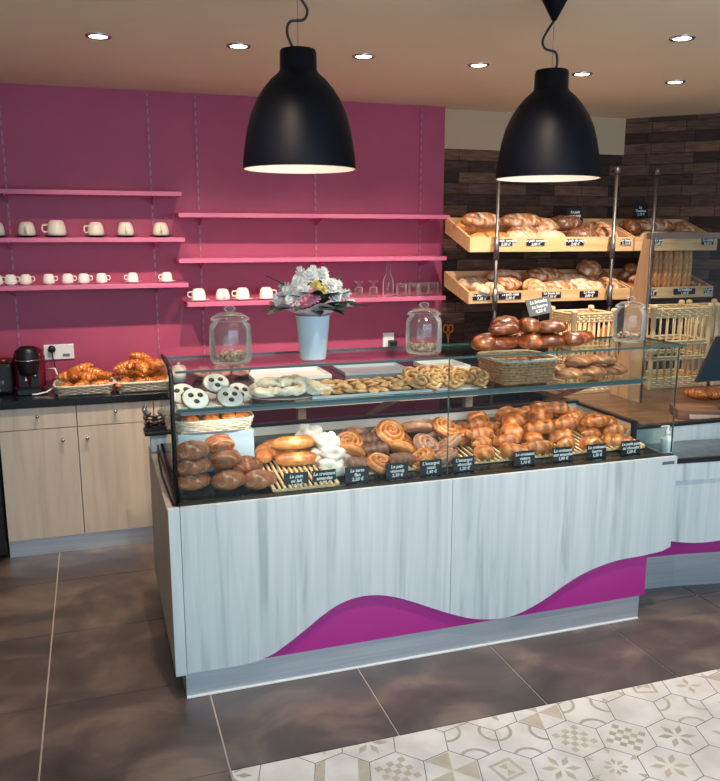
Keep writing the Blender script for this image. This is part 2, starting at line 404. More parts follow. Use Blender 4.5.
def palmier_mesh(m):
    b = MB(); pts = []
    for k in range(26):
        a = k/25*3.2*PI; r = .006+.028*k/25; pts.append((.030+r*math.cos(a+.6), r*math.sin(a+.6), .010))
    pts2 = [(-x, y, z) for x, y, z in pts]
    b.tube(pts, .0062, 7); b.tube(pts2, .0062, 7)
    b.tube([(pts[-1][0], pts[-1][1], .01), (.03, -.03, .01), (0, -.05, .010), (-.03, -.03, .01), (pts2[-1][0], pts2[-1][1], .01)], .007, 7)
    b.xform(Matrix.Diagonal((1, 1, 1.3, 1))); me = b.mesh('palmier')
    a = me.attributes.new('tone', 'FLOAT', 'POINT'); a.data.foreach_set('value', [.45+.25*math.sin(v.co.x*260) for v in me.vertices]); me.materials.append(m)
    return me

# ------------------------------------------------------------------ the room
FX = [-.263+.602*k for k in range(-3, 9)]; FY = [-.55+.585*k for k in range(0, 11)]  # tile joints; 2.375, 2.96, 3.545 ...
b = MB(); b.box(-1.9, -1.2, -.05, 5.6, 5.35, -.004); struct('floor', b, M['grout'])
b = MB(); g = .0032
for i, x in enumerate(FX[:-1]):
    for j, y in enumerate(FY[:-1]):
        x1, y1 = FX[i+1], FY[j+1]
        if y < 2.3 and x > .3: continue
        b.box(max(x, -1.85)+g, y+g, -.004, x1-g, y1-g, 0)
o = struct('floor_tiles', b, M['darktile'])
# hexagonal patterned tiles in front of the counter
def hex_floor():
    sp = .183; th = math.radians(-16.5); ax = Vector((math.cos(th), math.sin(th))); ay = Vector((math.cos(th+PI/3), math.sin(th+PI/3)))
    bm = bmesh.new(); rr = random.Random(3); R = sp/math.sqrt(3)
    def poly(c, pts, z, mi):
        vs = [bm.verts.new((c.x+p[0], c.y+p[1], z)) for p in pts]
        f = bm.faces.new(vs); f.material_index = mi
        if f.normal.z < 0: f.normal_flip()
    def rot(p, a): return (p[0]*math.cos(a)-p[1]*math.sin(a), p[0]*math.sin(a)+p[1]*math.cos(a))
    for i in range(-16, 18):
        for j in range(-16, 14):
            c = Vector((1.523, 2.162))+ax*sp*i+ay*sp*j
            if not (.1 < c.x < 4.6 and .2 < c.y < 2.5): continue
            hx = [rot((R*.985, 0), th+PI/6+k*PI/3) for k in range(6)]
            poly(c, hx, 0, 0)
            d = rr.randrange(9); a0 = th+rr.randrange(6)*PI/3; mi = 1+(rr.random() < .4); z = .0004
            if d == 0:      # four petals
                for k in range(4):
                    poly(c, [rot(p, a0+k*PI/2) for p in ((.006, 0), (.028, .011), (.055, 0), (.028, -.011))], z, mi)
            elif d == 1:    # six pointed star outline of rhombi
                for k in range(6): poly(c, [rot(p, a0+k*PI/3) for p in ((.012, 0), (.04, .012), (.07, 0), (.04, -.012))], z, mi)
            elif d == 2:    # checker
                for u in range(-2, 3):
                    for v in range(-2, 3):
                        if (u+v) % 2 == 0: poly(c, [rot((u*.023+s*.0115, v*.023+t*.0115), a0) for s, t in ((-1,-1),(1,-1),(1,1),(-1,1))], z, mi)
            elif d == 3:    # frame square
                for k in range(4): poly(c, [rot(p, a0+k*PI/2) for p in ((.034, -.034), (.046, -.046), (.046, .046), (.034, .034))], z, mi)
                for k in range(2): poly(c, [rot(p, a0+k*PI) for p in ((0, 0), (.026, -.018), (.026, .018))], z, mi)
            elif d == 4:    # arcs
                for k in range(3):
                    pts = []
                    cc = rot((R, 0), th+PI/6+k*2*PI/3)
                    for q in range(9):
                        aa = th+PI/6+k*2*PI/3+PI-1.0+q*.25; pts.append((cc[0]+.062*math.cos(aa), cc[1]+.062*math.sin(aa)))
                    for q in range(8, -1, -1):
                        aa = th+PI/6+k*2*PI/3+PI-1.0+q*.25; pts.append((cc[0]+.05*math.cos(aa), cc[1]+.05*math.sin(aa)))
                    poly(c, pts, z, mi)
            elif d == 5:    # three large kites
                for k in range(3): poly(c, [rot(p, th+PI/6+k*2*PI/3) for p in ((0, 0), (R*.47, -R*.81*.98), (R*.96, 0))][:3], z, mi)
            elif d == 6:    # rosette
                for k in range(8): poly(c, [rot(p, a0+k*PI/4) for p in ((.012, 0), (.03, .009), (.045, 0), (.03, -.009))], z, mi)
                for k in range(6): poly(c, [rot(p, th+PI/6+k*PI/3) for p in ((.07, 0), (.098, .012), (.1, 0), (.098, -.012))], z, mi)
            elif d == 7:    # side band
                poly(c, [rot(p, th+k0) for k0 in (0,) for p in ((R*.5, -R*.7), (R*.84, -R*.46), (R*.84, R*.46), (R*.5, R*.7))], z, mi)
                poly(c, [rot(p, th+PI) for p in ((R*.55, -R*.66), (R*.84, -R*.46), (R*.84, R*.46), (R*.55, R*.66))], z, 1)
            # d == 8 plain
    for co, no in (((0, 2.372, 0), (0, 1, 0)), ((.342, 0, 0), (-1, 0, 0)), ((0, .4, 0), (0, -1, 0)), ((4.4, 0, 0), (1, 0, 0))):
        bmesh.ops.bisect_plane(bm, geom=bm.verts[:]+bm.edges[:]+bm.faces[:], plane_co=co, plane_no=no, clear_outer=True)
    me = bpy.data.meshes.new('hexagon_tiles'); bm.to_mesh(me); bm.free()
    for k in ('hextile', 'hexpat', 'hexpat2'): me.materials.append(M[k])
    return me
struct('floor_hexagon_tiles', hex_floor(), None)
b = MB(); b.box(.342, .4, -.003, 4.4, 2.372, -.0012); struct('floor_hexagon_joint', b, M['darkgrout'])

CZ = 2.582
b = MB(); b.box(-1.9, -1.2, CZ, 5.6, 5.35, CZ+.1); struct('ceiling', b, M['ceiling'])
b = MB(); b.box(-1.85, 5.1, 0, 2.30, 5.2, CZ); struct('wall_back', b, M['pink'])
b = MB(); b.box(2.28, 5.2, 0, 3.80, 5.3, 2.325); struct('wall_back_brick', b, M['brick'])
b = MB(); b.box(2.28, 5.19, 2.325, 3.80, 5.3, CZ); struct('wall_back_upper', b, M['cream'])
# angled brick wall on the right; local x runs along the wall
ang = math.atan2(4.70-5.22, 4.27-3.76)
b = MB(); b.box(-.02, 0, 0, 2.6, .1, CZ); struct('wall_right', b, M["brick"], (3.76, 5.22, 0), (0, 0, ang))
b = MB(); b.box(-1.95, -1.2, 0, -1.85, 5.2, CZ); struct('wall_left', b, M['cream'])

# ------------------------------------------------------------------ ceiling spots and pendants
def cat3(pts, n=6):
    P = [Vector(p) for p in pts]; out = []
    for i in range(len(P)-1):
        a, b_, c, d = P[max(i-1, 0)], P[i], P[i+1], P[min(i+2, len(P)-1)]
        for k in range(n):
            t = k/n; out.append(.5*((2*b_)+(c-a)*t+(2*a-5*b_+4*c-d)*t*t+(3*b_-a-3*c+d)*t**3))
    return out+[P[-1]]
def downlight(k, x, y, label, on, aim):
    t = thing('recessed_spotlight', label, 'ceiling light', (x, y, CZ), group='recessed spotlights in the ceiling')
    b = MB(); b.lathe([(.036, -.001), (.040, -.006), (.052, -.006), (.055, -.001), (.055, .0)], 32); part('trim_ring', b, M['chrome'], t)
    b = MB(); b.lathe([(0, -.0035), (.037, -.0035)], 28); part('bulb', b, M['bulb_on'], t)
    l = bpy.data.lights.new('spot', 'SPOT'); l.energy = SPOT_W*(1 if k < 7 else 1.35); l.color = (1, .80, .62); l.spot_size = math.radians(aim[3]); l.spot_blend = 1.0; l.shadow_soft_size = .03
    lo = bpy.data.objects.new('spot_light', l); COL.objects.link(lo); lo.parent = t; lo.location = (0, 0, -.02)
    lo.rotation_euler = (Vector(aim[:3])-Vector((x, y, CZ))).to_track_quat('-Z', 'Y').to_euler()
    if k < 7:   # the lamp's wide spill straight down
        l2 = bpy.data.lights.new('spill', 'SPOT'); l2.energy = SPOT_W*.30; l2.color = (1, .80, .62); l2.spot_size = math.radians(110); l2.spot_blend = 1; l2.shadow_soft_size = .04
        lo2 = bpy.data.objects.new('spill_light', l2); COL.objects.link(lo2); lo2.parent = t; lo2.location = (0, 0, -.02)
M['bulb_on'] = emit('lit_spot_bulb', (255,244,226), 14)
sp = [(.09,3.80),(.69,3.79),(1.29,3.81),(1.90,3.82),(2.52,3.85),(3.14,3.88)]
sl = ['round recessed ceiling spotlight above the cup shelves, leftmost of the row',
      'recessed ceiling spotlight just left of the left black pendant lamp',
      'recessed ceiling spotlight just right of the left black pendant lamp',
      'recessed ceiling spotlight midway between the two pendants, nearer the right one',
      'recessed ceiling spotlight half hidden behind the right pendant lamp neck',
      'recessed ceiling spotlight at far right above the brick corner']
for k, (x, y) in enumerate(sp):
    downlight(k, x, y, sl[k], 1, (x, 5.1 if k < 4 else 4.7, .78 if k < 4 else .9, 70))
downlight(6, 2.48, 3.04, 'recessed ceiling spotlight nearest the camera, above the right end of the case', 1, (2.2, 3.1, .8, 95))
for k, (x, n) in enumerate([(.35, 'left'), (1.25, 'middle'), (2.15, 'right')]):  # three unseen spotlights added to brighten the case and its pastries
    downlight(7+k, x, 2.05, 'added recessed ceiling spotlight in front of the case, out of view, %s one' % n, 1, (x+.05, 3.15, .85, 62))

def pendant(x, y, zb, label, cordpts):
    t = thing('pendant_lamp', label, 'pendant lamp', (x, y, CZ), group='black bell pendants over the counter')
    z0 = zb-CZ; R = .186; H = .372
    prof = [(1.0,0),(1.0,.04),(.985,.12),(.955,.22),(.91,.34),(.84,.47),(.74,.58),(.61,.68),(.48,.755),(.37,.80),(.325,.83),(.318,.98),(.30,1.0),(0,1.0)]
    b = MB(); b.lathe([(r*R, z0+h*H) for r, h in prof], 48)
    part('shade', b, M['blackmatt'], t)
    b = MB(); b.lathe([(r*R-.004, z0+h*H-.001) for r, h in prof[:10]]+[(0, z0+.82*H)], 48)
    b.lathe([(R, z0), (R-.004, z0-.001)], 48)
    part('shade_lining', b, M['lampwhite'], t, label='white inner lining')
    b = MB(); b.lathe([(0, z0+.45*H), (.022, z0+.47*H), (.03, z0+.55*H), (.022, z0+.65*H), (.014, z0+.78*H)], 20); part('bulb', b, M['bulb_soft'], t)
    b = MB(); b.tube(cat3([(px, 0, z) for px, z in cordpts]), .0045, 8); part('cord', b, M['black'], t)
    b = MB(); b.tube([(0, 0, z0+H), (0, 0, -.05)], .0009, 6); part('suspension_wire', b, M['darksteel'], t)
    b = MB(); b.lathe([(.055, 0), (.052, -.012), (.008, -.095), (0, -.098)], 28); part('ceiling_canopy', b, M['blackmatt'], t)
    l = bpy.data.lights.new('pendant', 'POINT'); l.energy = .6; l.color = (1, .82, .66); l.shadow_soft_size = .03
    lo = bpy.data.objects.new('pendant_light', l); COL.objects.link(lo); lo.parent = t; lo.location = (0, 0, z0+.25*H)
M['bulb_soft'] = emit('soft_lamp_bulb', (255,236,210), 1.2)
def scurve(z0, amp):
    pts = []
    for k in range(17):
        q = k/16; z = z0+(-.095-z0)*q; s = math.sin(q*2*PI)*amp*(math.sin(q*PI)**.5 if 0 < q < 1 else 0); pts.append((-s*-1, z))
    return pts
zt = 1.977-CZ+.335
pendant(.677, 2.66, 1.962, 'black bell-shaped pendant lamp on the left, in front of the pink wall', [(-.015,-.248),(-.035,-.20),(-.025,-.165),(.02,-.155),(.032,-.125),(.01,-.09),(0,-.06)])
pendant(1.597, 2.63, 1.949, 'black bell-shaped pendant lamp on the right, in front of the brick wall', [(.012,-.261),(.020,-.235),(.012,-.20),(-.03,-.19),(-.042,-.165),(-.025,-.13),(0,-.095)])

# ------------------------------------------------------------------ pink wall: rails, shelves, sockets
def slotmat():
    m = mat('slotted_rail', (206,98,134), .45); tc = nd(m, 'ShaderNodeTexCoord'); sp = nd(m, 'ShaderNodeSeparateXYZ'); lk(m, tc.outputs['Object'], sp.inputs[0])
    mo = nd(m, 'ShaderNodeMath'); mo.operation = 'FRACT'; sc = nd(m, 'ShaderNodeMath'); sc.operation = 'MULTIPLY'; sc.inputs[1].default_value = 1/.05
    lk(m, sp.outputs[2], sc.inputs[0]); lk(m, sc.outputs[0], mo.inputs[0])
    g1 = nd(m, 'ShaderNodeMath'); g1.operation = 'LESS_THAN'; g1.inputs[1].default_value = .55; lk(m, mo.outputs[0], g1.inputs[0])
    ab = nd(m, 'ShaderNodeMath'); ab.operation = 'ABSOLUTE'; lk(m, sp.outputs[0], ab.inputs[0])
    g2 = nd(m, 'ShaderNodeMath'); g2.operation = 'LESS_THAN'; g2.inputs[1].default_value = .003; lk(m, ab.outputs[0], g2.inputs[0])
    mu = nd(m, 'ShaderNodeMath'); mu.operation = 'MULTIPLY'; lk(m, g1.outputs[0], mu.inputs[0]); lk(m, g2.outputs[0], mu.inputs[1])
    x = nd(m, 'ShaderNodeMix'); x.data_type = 'RGBA'; x.inputs[6].default_value = (*lin((172,70,110)), 1); x.inputs[7].default_value = (*lin((178,122,144)), 1)
    lk(m, mu.outputs[0], x.inputs[0]); lk(m, x.outputs[2], bsdf(m).inputs['Base Color']); return m
M['slotrail'] = slotmat()
def rail(x, label, lo=.9):
    t = thing('shelf_rail', label, 'shelf rail', (x, 5.1, 0), group='slotted shelf rails on the pink wall')
    b = MB(); b.box(-.010, -.004, lo, .010, -.0002, CZ-.02); part('strip', b, M['slotrail'], t)
rail(-.43, 'slotted metal shelf rail at far left behind the cups'); rail(.375, 'slotted rail near the right ends of the left cup shelves')
rail(.655, 'slotted rail near the left ends of the longer shelves'); rail(1.40, 'slotted rail in the middle, above the flowers'); rail(2.13, 'slotted rail at right, above the tumblers')
def wshelf(x0, x1, zb, label, brk):
    t = thing('wall_shelf', label, 'shelf', (x0, 5.1, zb), group='pink wall shelves')
    b = MB(); b.box(0, -.235, 0, x1-x0, -.006, .026, .002); part('board', b, M['shelfpink'], t)
    for x in brk:
        b = MB(); b.prism([(-.006, 0), (-.19, 0), (-.19, -.008), (-.006, -.045)], x-x0-.003, x-x0+.003, 'YZ'); part('bracket', b, M['shelfpink'], t)
wshelf(-1.2, .528, 1.968, 'pink wall shelf, topmost at left, empty', (-.43, .375))
wshelf(-1.2, .536, 1.706, 'pink wall shelf at left holding large cream cups on dark saucers', (-.43, .375))
wshelf(-1.2, .546, 1.440, 'pink wall shelf at left holding the row of small espresso cups', (-.43, .375))
wshelf(.506, 2.245, 1.848, 'long pink wall shelf, topmost at right, empty', (.655, 1.40, 2.13))
wshelf(.496, 2.225, 1.582, 'long pink wall shelf, middle at right, empty, above glasses', (.655, 1.40, 2.13))
wshelf(.536, 2.225, 1.322, 'long pink wall shelf holding white cups and drinking glasses', (.655, 1.40, 2.13))

t = thing('power_socket', 'white wide wall socket plate behind the red coffee machine', 'socket', (-.213, 5.1, 1.055))
b = MB(); b.box(-.085, -.012, -.045, .085, 0, .045, .003); part('plate', b, M['white'], t)
b = MB(); b.box(.02, -.0135, -.03, .06, -.0115, -.012); part('marking', b, M['lid'], t)
t = thing('power_plug', 'black plug with black cord in the wide white socket', 'plug', (-.252, 5.087, 1.075))
b = MB(); b.lathe([(0, -.035), (.016, -.035), (.022, -.02), (.022, -.001)], 20, axis='Y'); part('plug_body', b, M['black'], t)
b = MB(); b.tube([(0, -.03, 0), (.004, -.045, -.04), (.012, -.05, -.09), (.02, -.07, -.15), (.0, -.12, -.182)], .004); part('cord', b, M['black'], t)
t = thing('power_socket', 'small white wall socket between flowers and second jar', 'socket', (1.905, 5.1, 1.04))
b = MB(); b.box(-.04, -.012, -.05, .04, 0, .05, .003); part('plate', b, M['white'], t)
t = thing('power_plug', 'black plug in the small white socket left of second jar', 'plug', (1.925, 5.087, 1.015))
b = MB(); b.box(-.028, -.05, -.03, .028, -.001, .025, .008); part('plug_body', b, M['black'], t)
b = MB(); b.tube([(0, -.03, -.02), (0, -.04, -.06), (-.05, -.05, -.09), (-.06, -.05, -.13)], .003); part('cord', b, M['black'], t)

# ------------------------------------------------------------------ cups, saucers, glasses
def make_cup(R, H, m, saucer, sm):
    def f():
        t = thing('coffee_cup', '-', 'cup')
        z = .004
        prof = [(R*.97, z), (R, z), (R*1.0, z+H*.25), (R*.93, z+H*.6), (R*.78, z+H*.88), (R*.6, z+H*.97), (R*.55, z+H), (R*.5, z+H*.985), (0, z+H*.97)]
        b = MB(); b.lathe(prof, 24); part('bowl', b, m, t)
        b = MB(); b.tube([(R*.95, 0, z+H*.25), (R*1.35, 0, z+H*.25), (R*1.5, 0, z+H*.45), (R*1.4, 0, z+H*.68), (R*.88, 0, z+H*.72)], R*.1, 8); part('handle', b, m, t)
        return t
    return Kind(f)
def make_saucer(R, m):
    def f():
        b = MB(); b.lathe([(0, 0), (R*.55, 0), (R*.6, .004), (R, .010), (R*1.0, .012), (R*.6, .007), (0, .0065)], 28)
        return single('saucer', b, m, '-', 'saucer')
    return Kind(f)
big = make_cup(.047, .078, M['cup'], 1, None); small = make_cup(.033, .052, M['cupwhite'], 1, None); mid = make_cup(.044, .068, M['cupwhite'], 1, None)
sdark = make_saucer(.070, M['saucerdark']); swhite = make_saucer(.052, M['cupwhite']); swhite2 = make_saucer(.066, M['cupwhite'])
F = -PI/2
rows = [(-.492, F, 'cut off at the left edge'), (-.331, F, 'handle facing front, second from left'), (-.172, PI, 'the widest, handle to the left, third from left'), (.04, PI+.4, 'handle to the left, fourth from left'), (.207, F, 'handle facing front, second from right'), (.407, F, 'handle facing front, rightmost')]
for x, r, d in rows:
    sdark.put((x, 4.96, 1.7325), (0,0,0), 'dark saucer under the large cream cup '+d.split(', ')[-1], 'dark saucers on the upper left shelf')
    big.put((x, 4.96, 1.7375), (0,0,r), 'large cream upturned cup, upper left shelf, '+d, 'large cups on the upper left shelf', (1.12 if 'widest' in d else 1))
for i, x in enumerate([-.508,-.435,-.356,-.234,-.131,-.043,.056,.232,.429]):
    lab = 'cut off at the left edge' if i == 0 else ('rightmost of the row' if i == 8 else ORD[i]+' from left')
    swhite.put((x, 4.95+(i % 2)*.0, 1.4665), (0,0,0), 'small white saucer on lower left shelf, '+lab, 'espresso saucers on the lower left shelf', (.66,.66,1) if i < 7 else None)
    small.put((x, 4.95, 1.4715), (0,0,-.2 if i not in (7,8) else PI+.2), 'small white espresso cup, lower left shelf, '+lab, 'espresso cups on the lower left shelf')
for i, x in enumerate([.615,.762,.885,1.035]):
    lab = ['leftmost','second from left','third from left','half hidden by the bouquet'][i]
    if i != 1: swhite2.put((x, 4.96, 1.3485), (0,0,0), 'white saucer on the long glass shelf, '+('leftmost','','middle','behind the bouquet')[i], 'white saucers on the long shelf')
    mid.put((x, 4.96, 1.3485 if i == 1 else 1.3535), (0,0,[PI,F,PI,0][i]), 'white upturned cup on the long shelf, '+lab, 'white cups on the long shelf')
GZ = 1.3485
def stem(): b = MB(); b.lathe([(0,.17),(.03,.17),(.03,.165),(.004,.155),(.004,.095),(.02,.08),(.036,.05),(.034,.0),(.031,.0),(.033,.05),(.018,.077),(0,.083)], 24); return single('wine_glass', b, M['jarglass'], '-', 'glass')
def goblet(): b = MB(); b.lathe([(0,.105),(.032,.105),(.032,.10),(.008,.09),(.007,.075),(.026,.06),(.03,.0),(.028,.0),(.024,.058),(0,.068)], 24); return single('dessert_glass', b, M['jarglass'], '-', 'glass')
def tumbler(): b = MB(); b.lathe([(0,.088),(.034,.088),(.037,.08),(.035,.0),(.032,.0),(.034,.078),(0,.082)], 24); return single('tumbler', b, M['jarglass'], '-', 'glass')
k1, k2, k3 = Kind(stem), Kind(goblet), Kind(tumbler)
k1.put((1.50, 4.97, GZ), (0,0,0), 'upturned stemmed wine glass just right of the bouquet', 'glassware on the long shelf')
k2.put((1.645, 4.95, GZ), (0,0,0), 'upturned short-stemmed glass, left one of the pair beside the bottle', 'glassware on the long shelf')
k2.put((1.745, 4.95, GZ), (0,0,0), 'upturned short-stemmed glass directly left of the clear bottle', 'glassware on the long shelf')
for i, x in enumerate([1.935, 2.02, 2.095, 2.172]):
    k3.put((x, 4.93 if i < 3 else 4.95, GZ), (0,0,0), 'upturned clear tumbler right of the bottle, '+['leftmost','second from left','third from left','rightmost near the shelf end'][i], 'glassware on the long shelf')
t = thing('glass_bottle', 'tall clear glass bottle with stopper standing among the tumblers', 'bottle', (1.848, 4.95, GZ))
b = MB(); b.lathe([(0,.002),(.032,.002),(.036,.01),(.036,.10),(.028,.125),(.014,.15),(.013,.19),(.017,.195),(.017,.2),(0,.2)], 24); part('body', b, M['jarglass'], t)
b = MB(); b.lathe([(.010,.2),(.012,.205),(.014,.215),(.008,.225),(0,.226)], 16); part('stopper', b, M['jarglass'], t)

# ------------------------------------------------------------------ back cupboards at left with black worktop
CY = 4.505
def cupboard(x0, x1, label, handles):
    t = thing('base_cupboard', label, 'cupboard', (x0, CY, 0), group='base cupboards along the pink wall')
    b = MB(); b.box(x0+.001, CY+.02, .10, x1-.001, 5.09, .843); part('carcass', b, M['cupboard'], t, world=True)
    b = MB(); b.box(x0+.0025, CY, .722, x1-.0025, CY+.02, .838, .001); d = part('drawer', b, M['cupboard'], t, world=True)
    knob = lambda: MB().lathe([(0,-.026),(.009,-.026),(.011,-.020),(.007,-.012),(.004,0)], 16, axis='Y')
    part('knob', knob(), M['chrome'], d, ((x0+x1)/2, CY, .795), world=True)
    for dx0, dx1, hx in handles:
        b = MB(); b.box(dx0+.0025, CY, .103, dx1-.0025, CY+.02, .717, .001); d = part('door', b, M['cupboard'], t, world=True)
        part('knob', knob(), M['chrome'], d, (hx, CY, .655), world=True)
    b = MB(); b.box(x0, CY+.03, 0, x1, CY+.045, .10); part('plinth', b, M['steel'], t, world=True)
cupboard(-.518, -.123, 'beige base cupboard below the red coffee machine, left one', [(-.518, -.123, -.20)])
cupboard(-.123, .285, 'beige base cupboard under the croissant basket, middle of three', [(-.123, .285, -.075)])
cupboard(.285, .70, 'beige base cupboard half hidden behind the left end of the display case', [(.285, .70, .64)])
b = MB(); b.box(-1.6, CY-.02, .845, 2.32, 5.095, .885, .003); single('worktop', b, M['worktop'], 'long glossy black worktop running along the pink wall', 'worktop')
t = thing('under_counter_fridge', 'black appliance at far left under the worktop', 'fridge', (-1.15, CY, 0))
b = MB(); b.box(-1.15, CY+.02, .02, -.526, 5.05, .84, .004); part('body', b, M['black'], t, world=True)
b = MB(); b.box(-1.145, CY-.03, .05, -.53, CY+.018, .835, .006); part('door', b, M['black'], t, world=True)
t = thing('staff_table', 'pale wood apron table under the worktop behind the case', 'table', (1.15, 4.5, 0))
b = MB(); b.box(1.10, 4.51, .735, 2.30, 4.54, .843); part('apron', b, M['cupboard'], t, world=True)
for x in (1.13, 2.24):
    b = MB(); b.box(x, 4.56, 0, x+.05, 4.61, .843); part('leg', b, M['cupboard'], t, world=True)

# coffee machines
t = thing('coffee_machine', 'dark red and black capsule coffee machine with chrome lever', 'coffee machine', (-.362, 4.76, .886))
b = MB(); b.lathe([(0,.245),(.045,.243),(.075,.222),(.084,.185),(.082,.10),(.08,.02),(0,.02)], 28); b.xform(Matrix.Translation((0,.05,0))); b.box(-.075,-.02,.012,.075,.16,.22,.02); part('housing', b, M['redplastic'], t)
b = MB(); b.lathe([(0,.262),(.035,.258),(.058,.236),(.062,.19),(.06,.165),(.05,.12),(.045,.10),(0,.10)], 28); b.xform(Matrix.Translation((0,-.045,0))); part('brew_head', b, M['black'], t)
b = MB(); b.box(-.06,-.13,0,.06,-.02,.03,.004); b.box(-.05,-.03,.03,.05,0,.1); part('drip_tray', b, M['black'], t)
b = MB(); b.tube([(.062*math.cos(a),-.045+.064*math.sin(a),.185) for a in [PI*1.0+k*PI/12 for k in range(13)]]+[(.085,-.03,.195)], .0045); part('lever', b, M['chrome'], t)
b = MB(); b.lathe([(.008,.07),(.008,.10),(0,.10)], 12); b.xform(Matrix.Translation((-.015,-.075,0))); b.lathe([(0,.088),(.012,.088),(.012,.1)], 12, c=(.035,-.075,0)); part('spout', b, M['chrome'], t)
b = MB(); b.tube([(.08,.0,.12),(.12,-.03,.125),(.135,-.06,.08),(.12,-.1,.035),(.07,-.13,.012),(.02,-.15,.006),(-.0,-.155,.008)], .0045); single('white_cable', b, M['white'], 'white cable looping down in front of the red coffee machine', 'cable', (-.345, 4.76, .886))
t = thing('coffee_grinder', 'low black coffee appliance at far left edge of worktop', 'coffee machine', (-.50, 4.76, .886))
b = MB(); b.box(-.09,-.08,0,.055,.16,.175,.02); part('housing', b, M['black'], t)
b = MB(); b.lathe([(0,.19),(.03,.188),(.04,.17),(.04,.16)], 20, c=(.0,.04,0)); part('lid', b, M['redplastic'], t)
b = MB(); b.box(-.04,-.083,.05,-.008,-.08,.09); b.box(.0,-.083,.06,.012,-.08,.08); b.box(-.04,-.083,.02,-.008,-.08,.035); part('button_panel', b, M['lid'], t)

# woven basket
def basket(name, label, loc, W, D, H, m, flare=1.12, rim=None, rot=0, cat='basket', group=None, ribs=26, courses=5):
    t = thing(name, label, cat, loc, (0,0,rot), group)
    def outline(k, n=48, r=.25):
        pts = []
        for i in range(n):
            a = 2*PI*i/n; c, s_ = math.cos(a), math.sin(a); q = (abs(c)**5+abs(s_)**5)**(-1/5); pts.append((W/2*k*c*q, D/2*k*s_*q))
        return pts
    b = MB(); b.box(-W/2*.93, -D/2*.93, 0, W/2*.93, D/2*.93, .006)
    for c in range(courses):
        z = .004+(H-.008)*(c+.5)/courses; k = 1+(flare-1)*(c+.5)/courses
        pts = outline(k, 64); hr = H/courses*.5
        b.tube([(x*(1+.012*(-1)**(i//2+c)), y*(1+.012*(-1)**(i//2+c)), z) for i, (x, y) in enumerate(pts)], hr, 6, closed=True)
    part('weave', b, m, t)
    b = MB(); b.tube([(x, y, H) for x, y in outline(flare*1.01, 40)], .0075 if H > .05 else .006, 8, closed=True); part('rim', b, rim or m, t)
    return t
basket('bread_basket', 'shallow grey basket of croissants beside the coffee machine', (-.075, 4.66, .886), .29, .24, .05, M['greywicker'], 1.08, M['palewicker'])
basket('bread_basket', 'shallow grey basket of piled croissants left of display case', (.235, 4.66, .886), .27, .24, .052, M['greywicker'], 1.08, M['palewicker'])

croi = Kind(lambda: single('croissant', croissant_mesh(M['orange']), None, '-', 'croissant'))
croi_b = Kind(lambda: single('croissant', croissant_mesh(M['golden'], .14, .03, 7, 1.7, 3), None, '-', 'croissant'))
def heap(kind, pts, lab, grp, sc=(1.05, 1.25), tilt=.3):
    for i, (x, y, z, name) in enumerate(pts):
        kind.put((x, y, z), (random.uniform(-tilt, tilt), random.uniform(-tilt, tilt), random.uniform(0, 2*PI)), lab+', '+name, grp, random.uniform(*sc))
def grid(x0, x1, n, y, z, nm): return [(x0+(x1-x0)*i/(max(1, n-1)), y+random.uniform(-.008, .008), z+random.uniform(-.004, .006), nm+(', %s from left' % ORD[i] if n > 1 else '')) for i in range(n)]
heap(croi, grid(-.165, .02, 3, 4.60, .905, 'front row')+grid(-.15, .015, 3, 4.69, .93, 'back row')+grid(-.13, -.02, 2, 4.64, .965, 'second layer')+grid(-.15, .02, 3, 4.64, .945, 'middle layer')+[(-.075, 4.67, .985, 'crowning it')], 'golden croissant in the basket by the coffee machine', 'croissants in the basket by the coffee machine')
heap(croi, grid(.14, .335, 3, 4.60, .905, 'front row')+grid(.15, .33, 3, 4.69, .93, 'back row')+grid(.165, .30, 3, 4.64, .965, 'second layer')+grid(.195, .275, 2, 4.655, 1.01, 'third layer')+grid(.16, .32, 3, 4.63, .99, 'fourth layer')+[(.225, 4.66, 1.045, 'crowning it')], 'golden croissant piled in the second basket', 'croissants in the basket by the display case')

# white trays and odds on the worktop behind the case
def tray(label, x0, x1, y0, y1, z, m=None, h=.045):
    t = thing('bakery_tray', label, 'tray', ((x0+x1)/2, (y0+y1)/2, z), group='trays on the back worktop')
    W, D = x1-x0, y1-y0; b = MB(); b.box(-W/2, -D/2, 0, W/2, D/2, .006); part('base', b, m or M['whitetray'], t)
    b = MB(); b.box(-W/2, -D/2, .006, W/2, -D/2+.006, h); b.box(-W/2, D/2-.006, .006, W/2, D/2, h); b.box(-W/2, -D/2+.006, .006, -W/2+.006, D/2-.006, h); b.box(W/2-.006, -D/2+.006, .006, W/2, D/2-.006, h); part('rim', b, m or M['whitetray'], t)
tray('white rectangular tray on the back worktop below the vase', .88, 1.36, 4.62, 4.95, .886, h=.022)
tray('steel tray on the back worktop right of the vase', 1.46, 1.9, 4.66, 4.95, .886, M['steel'], .02)
tray('white tray on the back worktop below the second jar', 2.02, 2.30, 4.62, 4.92, .886, h=.03)
t = thing('sugar_pot', 'small white pot on the worktop near the display case corner', 'pot', (.46, 4.8, .886))
b = MB(); b.lathe([(0,0),(.04,0),(.045,.05),(.043,.09),(.02,.098),(0,.1)], 20); part('body', b, M['cupwhite'], t)
b = MB(); b.lathe([(0,.116),(.008,.113),(.009,.105),(.004,.1)], 12); part('lid_knob', b, M['cupwhite'], t)
for i, (x, y, s_) in enumerate([(.60, 4.82, 1.0), (.72, 4.85, 1.1), (.84, 4.83, .9)]):
    single('paper_packet', lump_mesh(M['wrap2'] if 'wrap2' in M else M.setdefault('wrap2', crust('pinkish_brown_packet', [(0,(120,58,58)),(.5,(168,100,92)),(1,(214,170,160))], .6)), .06*s_, .05, .045, i, .3), None, 'brown pink packet on the worktop behind the first jar, '+['leftmost','middle','rightmost'][i], 'packet', (x, y, .886), group='packets on the back worktop')

